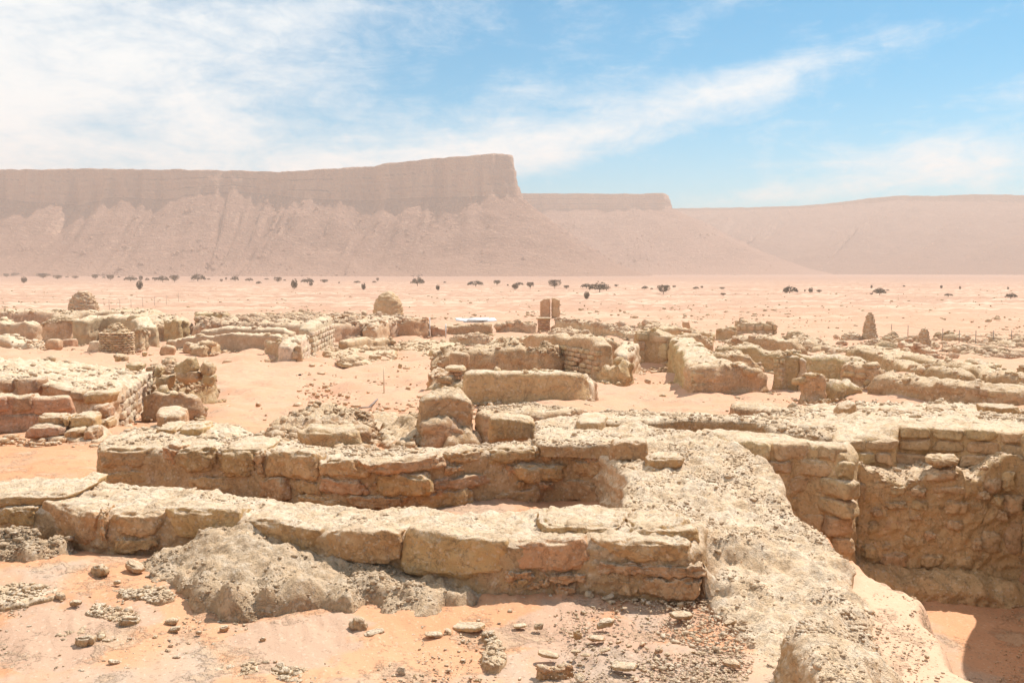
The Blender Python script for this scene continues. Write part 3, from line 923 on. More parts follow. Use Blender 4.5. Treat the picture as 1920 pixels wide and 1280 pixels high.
face_stones(F1['obj'], f1c, [
    (0, 948, 70, 987), (74, 946, 184, 1016), (187, 958, 203, 1012), (206, 957, 310, 1003), (208, 1002, 300, 1034), (314, 950, 447, 1010), (452, 976, 603, 1037), (608, 990, 751, 1053),
    (757, 996, 951, 1080, G, 0.05), (956, 1006, 1110, 1069, RS, 0.05), (1117, 1012, 1296, 1054, G, 0.01), (1116, 1052, 1320, 1078, RS, 0.05), (1197, 1078, 1312, 1121, G, 0.05), (1103, 1080, 1196, 1117, G, 0.02),
    (946, 1066, 1003, 1084), (1020, 1070, 1100, 1089), (990, 1084, 1034, 1104), (1039, 1090, 1088, 1112), (946, 1084, 986, 1102)],
    G, depth=0.26, proud=0.045, n=26, amp=0.026, power=10, gap=0.010)
skirt(F1, np.array([p for p in [on_ground(x, y) for x, y in ((940, 1118), (1100, 1122), (1200, 1124), (1310, 1122))]]), 'near_earth', 0.02, 3)
# overhanging cap stones lying on the wall
def cap_stone(parent, px0, px1, yf, yb, D, h, mat, tiltz=0.0, n=16, name='cap_stone', amp=0.02):
    a = at(px0, yf, D); b = at(px1, yf, D); c = at((px0 + px1) / 2, yb, D)
    w = np.linalg.norm((b - a)[:2]); hd = math.atan2(b[1] - a[1], b[0] - a[0]); m = (a + b) / 2
    dd = abs(-(c - m)[0] * math.sin(hd) + (c - m)[1] * math.cos(hd))
    ctr = m + np.array((-math.sin(hd), math.cos(hd), 0)) * dd / 2; ctr[2] = CAMZ - D - h / 2
    return place_stone(parent, ctr, w, h, dd, hd + tiltz, mat, n=n, amp=amp, power=5, name=name)
cap_stone(F1['obj'], -60, 122, 928, 893, 1.73, 0.10, 'near_stone', n=24)
cap_stone(F1['obj'], 1012, 1168, 985, 945, 1.745, 0.085, 'near_stone', n=22, amp=0.028)
cap_stone(F1['obj'], 1186, 1314, 990, 955, 1.745, 0.12, 'red_stone', n=22, amp=0.026)
cap_stone(F1['obj'], 136, 176, 900, 884, 1.74, 0.07, 'near_stone', n=10)

f2_front = [(183, 846, 1.75), (291, 840), (345, 847), (409, 845), (500, 849), (595, 862), (690, 868), (760, 868), (838, 860), (900, 850), (1000, 846), (1060, 842), (1150, 850)]
f2_back = [(1165, 812), (1000, 822), (920, 829), (830, 838), (700, 840), (640, 837), (560, 832), (480, 812), (440, 792), (340, 785), (270, 797), (182, 820)]
F2 = slab('rubble_stone_wall', O3([p if len(p) == 3 else (*p, 1.75) for p in f2_front + f2_back]), ctrl=O3([(390, 800, 1.68), (300, 815, 1.70)]), mat='near_earth', step=0.028, rr=0.04, amp=0.02, samp=0.02, flake=0.025, batter=0.02, rag=0.03)
tag(F2['obj'], 'second wall of irregular brown field stones laid behind the nearest wall', 'wall')
f2c = O3([p if len(p) == 3 else (*p, 1.75) for p in f2_front])
face_stones(F2['obj'], f2c, [
    (186, 838, 310, 876, RS), (312, 836, 335, 865), (337, 838, 408, 880, RS, 0.06), (412, 842, 480, 891, RS, 0.05), (482, 846, 500, 892), (503, 845, 594, 896, G, 0.05), (598, 858, 686, 893, G, 0.05), (687, 858, 838, 884, RS, 0.06), (842, 842, 912, 868, RS, 0.05), (914, 838, 1011, 866, RS, 0.05),
    (194, 878, 352, 912, RS), (354, 886, 456, 924, RS), (458, 894, 548, 936), (551, 896, 602, 932, RS), (600, 896, 692, 926, RS), (694, 898, 707, 914), (705, 886, 809, 930, RS, 0.05), (809, 884, 965, 912, RS, 0.06), (965, 868, 1064, 902, RS, 0.06), (1066, 856, 1137, 892, RS, 0.06),
    (1015, 845, 1056, 866, RS), (1098, 846, 1138, 866, RS), (560, 930, 645, 952, G), (648, 928, 762, 952, G), (788, 915, 888, 955, G, 0.04), (887, 922, 912, 960), (914, 915, 1020, 958, RS, 0.04), (1003, 902, 1041, 919, RS), (1037, 897, 1134, 946, RS, 0.05), (813, 914, 835, 930), (967, 899, 985, 912), (952, 869, 969, 886),
    (838, 868, 870, 884), (1060, 848, 1096, 858)], G, depth=0.24, proud=0.04, n=18, amp=0.032, power=7)
cap_stone(F2['obj'], 420, 500, 838, 815, 1.70, 0.10, 'near_stone', n=12)
cap_stone(F2['obj'], 331, 378, 800, 786, 1.62, 0.14, 'near_stone', n=12, amp=0.03)
cap_stone(F2['obj'], 288, 332, 803, 788, 1.66, 0.07, 'near_stone', n=12)
cap_stone(F2['obj'], 275, 330, 775, 758, 1.60, 0.20, 'red_stone', n=12, tiltz=0.3)
rubble_on(F2, 2600, 0.016, 'crust_earth')

# layered ledge and the blocks on the right end of that wall
T1 = slab('flat_ledge', O3([(1001, 829, 1.66), (1060, 830), (1146, 834), (1196, 840), (1206, 826), (1150, 815), (1145, 806), (1085, 800), (1030, 797), (1003, 803)], 1.66), mat='near_earth', step=0.022, rr=0.035, amp=0.012, samp=0.02, flake=0.02, base=CAMZ - 1.80, batter=-0.15)
tag(T1['obj'], 'thick flat stone ledge capping the right end of the rubble wall', 'ledge')
rubble_on(T1, 500, 0.012, 'crust_earth')
b1 = place_stone(None, at(960, 806, 1.72) + (0, 0.16, 0), 0.50, 0.26, 0.36, 0.03, 'red_stone', n=22, amp=0.016, power=8, name='dressed_block')
tag(b1, 'pinkish squared block with pale top left of the flat ledge', 'block')
b2 = place_stone(None, at(1181, 855, 1.72) + (0, 0.1, 0.04), 0.34, 0.20, 0.26, -0.05, 'red_stone', n=18, amp=0.014, power=8, name='dressed_block')
tag(b2, 'brown squared block set at the inner corner of the wide crusted mass', 'block')
b3 = place_stone(None, at(1247, 872, 1.74) + (0, 0.08, 0.02), 0.32, 0.12, 0.28, -0.08, 'near_stone', n=18, amp=0.02, name='flat_block')
tag(b3, 'low pale flat block lying beside the brown squared block', 'block')
b4 = slab('sunken_block', O3([(1074, 790, 1.60), (1132, 790), (1140, 774), (1090, 772)], 1.60), mat='near_earth', step=0.03, rr=0.02, amp=0.01, samp=0.01, base=CAMZ - 1.95)
tag(b4['obj'], 'small dark faced block half buried behind the flat ledge', 'block')

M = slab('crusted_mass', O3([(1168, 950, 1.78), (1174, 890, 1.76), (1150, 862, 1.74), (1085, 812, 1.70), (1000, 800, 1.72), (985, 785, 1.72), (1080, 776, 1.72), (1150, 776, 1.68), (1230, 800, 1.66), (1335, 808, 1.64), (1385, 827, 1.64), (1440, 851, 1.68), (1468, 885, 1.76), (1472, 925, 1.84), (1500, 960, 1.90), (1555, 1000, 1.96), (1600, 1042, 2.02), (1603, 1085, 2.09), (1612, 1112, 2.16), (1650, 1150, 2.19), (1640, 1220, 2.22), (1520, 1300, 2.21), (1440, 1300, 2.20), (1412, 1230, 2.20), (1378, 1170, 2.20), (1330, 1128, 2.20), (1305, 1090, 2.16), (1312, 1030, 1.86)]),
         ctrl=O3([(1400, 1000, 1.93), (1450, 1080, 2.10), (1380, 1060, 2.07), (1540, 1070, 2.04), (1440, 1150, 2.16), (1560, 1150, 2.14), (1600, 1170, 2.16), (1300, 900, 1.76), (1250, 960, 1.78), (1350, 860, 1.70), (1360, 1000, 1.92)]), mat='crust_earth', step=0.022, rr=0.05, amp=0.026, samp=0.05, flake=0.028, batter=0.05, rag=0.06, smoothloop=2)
tag(M['obj'], 'wide pale crusted wall top sloping as rubble down to the foreground sand', 'ruin')
rubble_on(M, 6000, 0.009, 'crust_earth')

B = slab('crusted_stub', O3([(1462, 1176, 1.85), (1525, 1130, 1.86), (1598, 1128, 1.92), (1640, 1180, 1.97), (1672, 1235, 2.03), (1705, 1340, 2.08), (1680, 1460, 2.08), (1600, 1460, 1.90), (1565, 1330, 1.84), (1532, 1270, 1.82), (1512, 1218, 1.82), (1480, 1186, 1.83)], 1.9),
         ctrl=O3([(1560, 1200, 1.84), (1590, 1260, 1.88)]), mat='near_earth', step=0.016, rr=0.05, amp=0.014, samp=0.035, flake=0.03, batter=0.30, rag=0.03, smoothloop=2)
tag(B['obj'], 'rounded crusted stub with a shaded brown side at the bottom edge', 'ruin')
rubble_on(B, 1500, 0.010, 'crust_earth')

# slumped mud in front of the nearest wall
H1 = slab('mud_heap', O3([(225, 1108, 2.19), (310, 1128, 2.20), (395, 1176, 2.21), (500, 1172, 2.21), (600, 1164, 2.21), (700, 1158, 2.21), (775, 1178, 2.21), (850, 1152, 2.21), (930, 1116, 2.20), (900, 1086, 2.13), (800, 1064, 2.07), (700, 1046, 2.02), (620, 1028, 1.97), (540, 996, 1.89), (470, 974, 1.83), (400, 990, 1.88), (330, 1022, 2.00), (260, 1050, 2.12)]),
          ctrl=O3([(450, 1008, 1.86), (500, 1020, 1.88), (400, 1040, 1.91), (340, 1072, 2.02), (290, 1090, 2.10), (450, 1052, 1.90), (510, 1058, 1.92), (430, 1095, 1.955), (500, 1095, 1.965), (370, 1100, 2.00), (570, 1080, 1.96), (570, 1108, 2.01), (640, 1090, 2.02), (640, 1115, 2.04), (700, 1085, 2.03), (760, 1095, 2.04),
                   (720, 1120, 2.07), (800, 1110, 2.06), (780, 1135, 2.08), (850, 1108, 2.09), (870, 1125, 2.13), (430, 1130, 2.02), (500, 1130, 2.03), (330, 1100, 2.06)]), mat='grey_mud', step=0.018, rr=0.05, amp=0.026, samp=0.03, flake=0.030, batter=0.15, rag=0.08, smoothloop=2)
tag(H1['obj'], 'large grey brown heap of slumped mud against the nearest wall', 'mud heap')
rubble_on(H1, 2500, 0.009, 'grey_mud')
H0 = slab('mud_heap', O3([(-220, 1110, 2.20), (0, 1100, 2.20), (100, 1088, 2.20), (162, 1062, 2.18), (154, 1030, 2.10), (112, 1000, 1.97), (40, 984, 1.90), (-200, 984, 1.90)]), ctrl=O3([(60, 1020, 1.95), (60, 1062, 2.06), (-60, 1040, 2.0)]), mat='grey_mud', step=0.02, rr=0.05, amp=0.03, samp=0.03, flake=0.04, batter=0.1, rag=0.08, smoothloop=2)
tag(H0['obj'], 'smaller grey mud heap at the left edge under the nearest wall', 'mud heap')
rubble_on(H0, 2000, 0.014, 'grey_mud')

# ------------------------------------------------------------------ the dug room on the right: brick faces
LW_front = [(1330, 810, 1.62), (1378, 824), (1447, 829), (1505, 827), (1545, 832), (1572, 842, 1.64), (1606, 862, 1.74)]
LW = slab('mudbrick_wall', O3(LW_front + [(1612, 846, 1.74), (1570, 826), (1500, 816), (1455, 810), (1380, 803), (1300, 800, 1.62)], 1.62), mat='pit_earth', step=0.03, rr=0.05, amp=0.012, samp=0.03, flake=0.015, base=CAMZ - 3.2, batter=0.0)
tag(LW['obj'], 'mudbrick wall of the sunken room between the crusted mass and the vertical seam', 'wall')
lc = O3(LW_front, 1.62)
rows = [[(1378, 826, 1444, 858), (1447, 828, 1528, 861), (1531, 834, 1570, 864)], [(1440, 862, 1484, 886), (1487, 862, 1566, 894), (1568, 866, 1604, 898)], [(1474, 888, 1530, 926), (1534, 898, 1600, 932)],
        [(1478, 930, 1520, 958), (1524, 934, 1600, 966)], [(1500, 962, 1545, 1000), (1549, 968, 1603, 1004)], [(1560, 1006, 1604, 1040)]]
for i, rw in enumerate(rows): face_stones(LW['obj'], lc, rw, 'pit_brick', depth=0.2, proud=0.045 if i < 3 else 0.03, n=12, name='brick', amp=0.014, power=7)

UW_front = [(1560, 826, 1.68), (1682, 822, 1.68), (1686, 798, 1.58), (1760, 800, 1.58), (1850, 806, 1.58), (1912, 815, 1.60), (2100, 840, 1.62)]
UW = slab('mudbrick_wall', O3(UW_front + [(2100, 800, 1.60), (1900, 785, 1.60), (1700, 778, 1.60), (1560, 790, 1.66)], 1.6), mat='pit_earth', step=0.035, rr=0.03, amp=0.012, samp=0.02, flake=0.02, base=CAMZ - 2.6, batter=0.0, smoothloop=0)
tag(UW['obj'], 'upper mudbrick wall with two neat courses above the sunken room', 'wall')
uc = O3(UW_front)
face_stones(UW['obj'], uc, [(1686, 799, 1744, 821), (1748, 801, 1806, 823), (1809, 803, 1871, 826), (1874, 808, 1922, 830),
    (1572, 824, 1622, 845), (1625, 824, 1682, 844), (1686, 823, 1745, 845), (1749, 825, 1809, 848), (1812, 828, 1877, 851), (1880, 832, 1925, 856),
    (1606, 847, 1638, 870), (1641, 847, 1669, 870), (1673, 848, 1729, 872), (1733, 850, 1796, 874), (1800, 852, 1850, 874), (1650, 873, 1702, 893), (1706, 874, 1730, 893)],
    'pit_brick', depth=0.22, proud=0.05, n=12, name='brick', amp=0.012, power=8)

RLy = 8.66
rl = [(1604, 866), (1640, 880), (1662, 894), (1690, 901), (1728, 897), (1738, 880), (1800, 878), (1812, 903), (1830, 892), (1868, 862), (1895, 848), (1935, 860), (2050, 880)]
RL = slab('mudbrick_wall', [tuple(aty(a, b, RLy)) for a, b in rl] + [tuple(aty(a, b, RLy) * (1, 0, 1) + (0.08, RLy + 0.45, 0.0)) for a, b in rl[::-1]], mat='pit_earth', step=0.026, rr=0.03, amp=0.025, samp=0.04, flake=0.02, base=CAMZ - 3.3, batter=0.0)
tag(RL['obj'], 'collapsed lower wall of the sunken room with round stones stuck in mud', 'wall')
rubble_on(RL, 500, 0.014, 'crust_earth')
rc = [tuple(aty(p[0], p[1], RLy)) for p in ((1600, 900), (2050, 900))]
PB = 'pit_brick'
face_stones(RL['obj'], rc, [(1740, 854, 1800, 877), (1738, 879, 1796, 904), (1750, 906, 1818, 927), (1606, 900, 1624, 938), (1662, 906, 1702, 932), (1704, 912, 1738, 934),
    (1652, 970, 1696, 999), (1622, 975, 1650, 1003), (1686, 1003, 1721, 1028), (1614, 1019, 1642, 1047, PB, 0.08), (1645, 1033, 1702, 1064, PB, 0.06), (1655, 937, 1704, 955), (1709, 937, 1741, 957), (1773, 937, 1818, 966), (1734, 994, 1752, 1010),
    (1819, 1006, 1843, 1036), (1839, 996, 1877, 1040), (1845, 896, 1876, 923), (1878, 880, 1902, 920), (1834, 921, 1857, 936), (1860, 924, 1882, 951), (1867, 955, 1886, 975), (1645, 1014, 1672, 1032), (1724, 1034, 1772, 1064), (1882, 924, 1920, 965), (1778, 976, 1806, 994),
    (1700, 960, 1726, 975), (1630, 948, 1652, 968), (1790, 1040, 1830, 1068), (1884, 975, 1922, 1040)], 'pit_brick', depth=0.24, proud=0.055, n=12, name='stone', amp=0.024, power=4.2)
FT = slab('wall_footing', [tuple(aty(a, b, 8.35)) for a, b in ((1590, 1050), (1640, 1072), (1700, 1085), (1770, 1092), (1830, 1092), (1880, 1105), (1960, 1110))] + [tuple(aty(a, b, 8.35) * (1, 0, 1) + (0, RLy + 0.1, 0.06)) for a, b in ((1960, 1110), (1830, 1092), (1700, 1085), (1590, 1050))], mat='pit_mud', step=0.03, rr=0.10, amp=0.04, samp=0.06, flake=0.03, batter=0.15)
tag(FT['obj'], 'bulging mud footing along the bottom of the sunken room wall', 'footing')
RRp = [(4.95, 8.9), (4.95, 8.1), (4.42, 7.0), (4.0, 6.0), (3.8, 5.0), (3.9, 3.0), (5.2, 3.0), (5.2, 6.0), (5.3, 9.0)]
RW = slab('mudbrick_wall', [(x, y, CAMZ - (1.55 if y > 8.5 else 0.30)) for x, y in RRp], mat='pit_earth', step=0.05, rr=0.06, amp=0.03, samp=0.05, base=CAMZ - 3.3, batter=0.0)  # stretch out of view is raised and pulled in to shade the room floor
tag(RW['obj'], 'right side wall of the sunken room, its unseen part raised to shade the floor', 'wall')

# terrace of crust behind the room and low walls running to it
TT = slab('crusted_terrace', O3([(1462, 803, 1.66), (1380, 790, 1.72), (1440, 775, 1.78), (1500, 760, 1.84), (1560, 752, 1.88), (1680, 751, 1.90), (1800, 757, 1.90), (2150, 775, 1.90), (2150, 830, 1.62), (1912, 800, 1.61), (1700, 789, 1.61), (1690, 815, 1.67), (1570, 815, 1.67), (1520, 815, 1.66)]), mat='crust_earth', step=0.05, rr=0.04, amp=0.03, samp=0.04, flake=0.035, rag=0.06)
tag(TT['obj'], 'broad crusted terrace behind the sunken room at right', 'terrace')
rubble_on(TT, 5000, 0.022, 'crust_earth')
W2 = slab('low_wall', O3([(1120, 790, 1.64), (1215, 787), (1300, 784), (1400, 787), (1462, 797), (1490, 790), (1440, 780), (1300, 771), (1200, 768), (1120, 768)], 1.64), mat='near_earth', step=0.03, rr=0.04, amp=0.012, samp=0.015, flake=0.015, base=CAMZ - 1.95, batter=0.0)
tag(W2['obj'], 'long thin low wall with a brown face behind the crusted mass', 'wall')
rubble_on(W2, 700, 0.014, 'crust_earth')
T3 = slab('low_block', O3([(1368, 762, 1.80), (1412, 764), (1445, 774), (1500, 764), (1440, 752), (1372, 752)], 1.80), mat='mid_earth', step=0.04, rr=0.03, amp=0.02, samp=0.02, base=CAMZ - 2.15, flake=0.02)
tag(T3['obj'], 'short dark faced block sticking out of the terrace edge', 'block')
for (a, y, w_, h_) in ((1700, 777, 0.5, 0.05), (1640, 790, 0.3, 0.06), (1880, 770, 0.45, 0.05), (1590, 778, 0.22, 0.2), (1770, 772, 0.3, 0.04)):
    o = place_stone(None, at(a, y, 1.74) + (0, 0.1, 0), w_, h_ + 0.08, 0.3, RND.uniform(-.2, .2), 'near_stone', n=10, amp=0.02, name='loose_slab')
    tag(o, 'thin weathered slab lying on the broad crusted terrace', 'slab', 'slabs on the crusted terrace')

W1 = wall_px([(893, 776, 836), (950, 774, 837), (1010, 774, 837), (1080, 770, 836), (1098, 762, 830)], 0.85, mat='mid_earth', step=0.035, rr=0.05, amp=0.012, samp=0.02, flake=0.02, rag=0.04,
             label='dark faced mud wall with a speckled white top behind the pinkish block', rub=(900, 0.018), rubmat='crust_earth')
C6 = wall_px([(788, 744, 834), (812, 740, 835), (850, 742, 836), (886, 750, 836)], 1.0, step=0.035, rr=0.06, amp=0.03, samp=0.035, flake=0.03, rag=0.05, crest=0.0, smoothloop=0, batter=0.03, label='chunky two tier mud stub left of the dark faced wall', name='wall_stub', cat='wall stub')
C6b = wall_px([(789, 792, 838), (830, 790, 840), (878, 800, 840)], 0.3, step=0.04, rr=0.05, label='', name='tier')
C6b['obj'].parent = C6['obj']; [C6b['obj'].pop(k) for k in ('label', 'category') if k in C6b['obj']]
C6c = wall_px([(826, 820, 842), (850, 808, 843), (880, 802, 842), (905, 810, 842)], 0.6, step=0.04, rr=0.15, flake=0.03, label='low speckled mound at the foot of the chunky stub', name='mud_mound', cat='mound')


# ------------------------------------------------------------------ left side
WM = slab('ruined_building', O3([(-900, 712, 2.05), (-260, 712, 2.05), (0, 713, 2.05), (60, 712, 2.05), (100, 722, 2.12), (140, 737, 2.2), (200, 740, 2.2), (222, 726, 2.25), (255, 713, 2.35), (280, 703, 2.5), (270, 692, 2.5), (200, 684, 2.4), (120, 676, 2.3), (0, 668, 2.2), (-260, 665, 2.2), (-900, 662, 2.2)]),
          mat='crust_earth', step=0.07, rr=0.06, amp=0.06, samp=0.07, flake=0.07, batter=0.03, rag=0.05)
tag(WM['obj'], 'broken stone building at left with a bright lit right side', 'building ruin')
rubble_on(WM, 3500, 0.055, 'crust_earth')
wmc = O3([(-260, 712, 2.05), (0, 713, 2.05), (60, 712, 2.05), (100, 722, 2.12), (140, 737, 2.2), (200, 740, 2.2)])
PK = 'pink_brick'
face_stones(WM['obj'], wmc, [(0, 711, 28, 738), (30, 709, 60, 736), (47, 707, 86, 741, PK, 0.25), (90, 722, 132, 742, 'near_stone', 0.08), (152, 735, 200, 760, 'near_stone', 0.03), (134, 732, 152, 752)], PK, depth=0.4, proud=0.06, n=10, amp=0.02)
side = [at(200, 740, 2.2), at(222, 726, 2.25), at(255, 713, 2.35), at(280, 703, 2.5)]
courses(WM['obj'], side[1], side[3], CAMZ - 3.25, CAMZ - 2.45, 0.17, 0.5, mat='pale_stone', depth=0.3, proud=0.07, n=6, vis=1, seed=3, jit=0.06, ampk=0.22)
WL = wall_px([(-200, 744, 822), (0, 743, 816), (62, 743, 815), (135, 746, 813), (145, 762, 812)], 0.5, mat='pink_brick', step=0.05, rr=0.03, amp=0.02, samp=0.02, rag=0.03, label='pinkish block wall at the left edge with tight joints', name='block_wall')
wlc = [tuple(p) for p in WL['F']]
face_stones(WL['obj'], wlc, [(-40, 776, 80, 813), (82, 776, 140, 811), (-50, 743, 21, 774), (22, 742, 62, 774), (64, 743, 136, 774)], PK, depth=0.3, proud=0.05, n=12, amp=0.016, power=8, gap=0.012)
for (x0, y0, x1, y1, lab, mt, yy) in ((47, 798, 119, 821, 'long pinkish block, bottom left of the loose stack beside the sand', PK, 13.9), (121, 804, 154, 827, 'small pale block, bottom middle of the loose stack beside the sand', 'near_stone', 13.8),
        (154, 802, 181, 829, 'rounded pinkish block at the right end of the loose stack', PK, 13.7), (72, 778, 119, 799, 'orange sided slab, upper left of the loose stack', 'red_stone', 14.1), (129, 777, 178, 804, 'pale squared block, upper right of the loose stack', 'near_stone', 14.1),
        (118, 780, 131, 799, 'narrow block wedged between the two upper slabs of the loose stack', 'near_stone', 14.1), (170, 760, 202, 786, 'round pinkish boulder resting beside the lit building corner', PK, 14.8), (186, 786, 204, 804, 'small orange stone under the round pinkish boulder', 'red_stone', 14.6)):
    p = aty((x0 + x1) / 2, (y0 + y1) / 2, yy); w_ = (x1 - x0) / FPX * yy; h_ = (y1 - y0) / FPX * yy
    o = place_stone(None, p + (0, 0.15, 0), w_, h_, 0.42, RND.uniform(-.1, .1), mt, n=12, amp=0.03, power=3.2 if 'round' in lab else 5, name='loose_block')
    tag(o, lab, 'block')
sup = slab('rubble_heap', [tuple(aty(a, b, c)) for a, b, c in ((55, 822, 13.9), (110, 822, 13.7), (180, 828, 13.5), (215, 800, 14.6), (150, 796, 14.9), (60, 812, 14.8))], mat='near_stone', step=0.06, rr=0.05, amp=0.03, samp=0.04)
tag(sup['obj'], 'rubble packed under the loose stack of blocks', 'rubble')

LMa = wall_px([(272, 738, 785), (300, 736, 786), (335, 737, 786), (368, 742, 785), (388, 756, 783)], 0.9, mat='mid_earth', step=0.06, rr=0.08, samp=0.05, crest=0.0, smoothloop=0, label='rounded mud wall in front of the heap of tilted blocks', name='mud_wall')
LMb = wall_px([(278, 722, 772), (320, 722, 772), (370, 718, 768), (402, 712, 760), (408, 722, 750)], 1.6, mat='mid_earth', step=0.07, rr=0.12, amp=0.08, samp=0.08, flake=0.06, rag=0.15, crest=0.12, label='stepped rubble ruin under the tilted blocks left of the sand court', name='ruined_corner', cat='ruin', rub=(700, 0.06))
LMc = wall_px([(262, 700, 752), (300, 692, 752), (340, 690, 752), (400, 692, 748)], 1.6, mat='mid_earth', step=0.08, rr=0.12, amp=0.08, samp=0.08, flake=0.07, rag=0.15, label='broken wall behind the tilted blocks', name='ruined_corner', cat='ruin', rub=(600, 0.07))
for (x0, y0, x1, y1, tl, lab) in ((330, 674, 371, 704, -0.35, 'upright tilted block highest on the rubble ruin'), (336, 694, 378, 716, -0.12, 'wide dark block leaning below the highest tilted block'), (378, 678, 401, 702, 0.3, 'small tilted block at the right end of the rubble ruin'),
        (292, 688, 306, 706, 0.5, 'thin slab standing on edge in the rubble ruin'), (384, 700, 402, 722, 0.4, 'block slipping down the right side of the rubble ruin'), (218, 664, 238, 678, 0.1, 'small boulder perched on the crest behind the lit building'), (240, 680, 270, 692, 0.05, 'dark boulder on the crest right of the perched one'), (296, 702, 324, 728, 0.2, 'smooth grey block sunk in the left of the rubble ruin')):
    yy = 20.6 if y1 > 700 else 21.5
    p = aty((x0 + x1) / 2, (y0 + y1) / 2, yy)
    o = place_stone(None, p, (x1 - x0) / FPX * yy, (y1 - y0) / FPX * yy, 0.4, RND.uniform(-.3, .3), 'mid_earth', n=9, amp=0.04, name='fallen_block', tilt=tl)
    tag(o, lab, 'block')

# heaps before the court
def heap(lab, pts, mat='mid_earth', step=0.05, cat='rubble heap', rub=None, rubmat=None, name='rubble_heap', **kw):
    O = []; C = []
    for p in pts:
        g = on_ground(p[0], p[1]) if len(p) == 2 else None
        if g is not None: O.append((g[0], g[1], g[2] + 0.02))
        else:
            g = on_ground(p[0], p[1]); t = aty(p[0], p[2], g[1]); C.append((g[0], g[1], t[2]))
    kw.setdefault('amp', 0.05); kw.setdefault('samp', 0.04); kw.setdefault('flake', 0.05)
    r = slab(name, O, C, mat=mat, step=step, rr=0.03, rag=0.15, smoothloop=2, **kw)
    tag(r['obj'], lab, cat)
    if rub: rubble_on(r, rub[0], rub[1], rubmat or mat)
    return r


heap('large heap of rubble and mud with one squared block in the middle', [(490, 842), (560, 848), (640, 850), (700, 846), (706, 826), (680, 806), (600, 800), (530, 810), (500, 824), (600, 822, 762), (560, 824, 778), (640, 824, 772), (670, 826, 790), (530, 830, 812)], rub=(1500, 0.045), step=0.045)
o = place_stone(None, aty(626, 822, 12.6), 0.86, 0.34, 0.6, 0.02, 'mid_earth', n=16, amp=0.04, power=6, name='squared_block'); tag(o, 'wide squared mud block set in the front of the large rubble heap', 'block')
o = place_stone(None, aty(678, 818, 12.7), 0.26, 0.28, 0.4, 0.3, 'mid_earth', n=10, amp=0.03, name='squared_block'); tag(o, 'smaller rounded block at the right side of the large rubble heap', 'block')
heap('knobbly pile of stones left of the chunky stub', [(715, 845), (760, 850), (795, 845), (790, 815), (765, 800), (735, 805), (718, 825), (760, 826, 772), (772, 825, 775), (745, 828, 800), (735, 832, 815)], rub=(400, 0.05))
heap('small low mound between the rubble heap and the knobbly pile', [(675, 806), (720, 808), (758, 800), (745, 782), (700, 780), (680, 790), (715, 795, 776), (700, 796, 780)], step=0.06)

# ------------------------------------------------------------------ middle of the site
wall_px([(868, 698, 757), (900, 697, 757), (950, 697, 757), (1000, 697, 757), (1045, 697, 757), (1088, 700, 756), (1108, 712, 752)], 0.62, mat='mid_plaster', step=0.06, rr=0.07, amp=0.02, samp=0.025, rag=0.03, label='long smooth plastered wall in the middle with a white broken right end', name='plastered_wall')
e = heap('white crumbling clump at the right end of the plastered wall', [(1084, 756), (1112, 752), (1116, 744), (1100, 740), (1086, 744), (1100, 748, 702), (1106, 748, 712)], mat='crust_earth', name='crumbling_end', cat='rubble', rub=(120, 0.05))
wall_px([(806, 680, 706), (850, 664, 706), (900, 658, 706), (960, 652, 706), (1030, 652, 706), (1060, 664, 705), (1066, 684, 703)], 1.5, mat='mid_earth', step=0.09, rr=0.15, amp=0.07, samp=0.08, flake=0.05, crest=0.22, label='rounded rubbly wall just behind the smooth plastered wall', name='rubbly_wall', rub=(700, 0.06))
c3 = wall_px([(968, 632, 690), (1000, 628, 695), (1040, 627, 702), (1095, 632, 708), (1122, 645, 713)], 0.6, mat='mid_earth', step=0.09, rr=0.1, samp=0.03, rag=0.05, label='tall mudbrick wall with visible courses behind the rubbly wall', name='mudbrick_wall')
courses(c3['obj'], c3['F'][2], c3['F'][4], CAMZ - 3.95, CAMZ - 2.75, 0.17, 0.48, depth=0.2, proud=0.035, n=3, seed=5, ztop=lambda f: CAMZ - 2.42 - 0.32 * f * f)
wall_px([(1120, 634, 690), (1150, 637, 690), (1172, 652, 688)], 0.5, step=0.1, mat='mid_plaster', label='short smooth wall right of the tall coursed wall', name='mud_wall')
wall_px([(1118, 690, 712), (1130, 672, 716), (1152, 670, 719), (1174, 688, 719), (1186, 706, 718)], 1.0, step=0.08, rr=0.2, flake=0.05, label='boulder like mud stub at the gap right of the tall coursed wall', name='wall_stub', cat='wall stub')
wall_px([(1184, 662, 712), (1192, 648, 702), (1200, 640, 692)], 0.7, step=0.09, mat='crust_earth', label='pale lit wall end beside the open passage', name='wall_end')
wall_px([(800, 719, 739), (850, 717, 740), (898, 715, 740)], 0.5, step=0.07, label='low mud wall jutting left of the smooth plastered wall', name='low_wall')
heap('pile of pale rocks at the left of the small masonry pier', [(804, 738), (838, 738), (842, 728), (825, 722), (806, 728), (820, 731, 690), (832, 732, 700), (812, 733, 705)], mat='near_stone', rub=(60, 0.08))


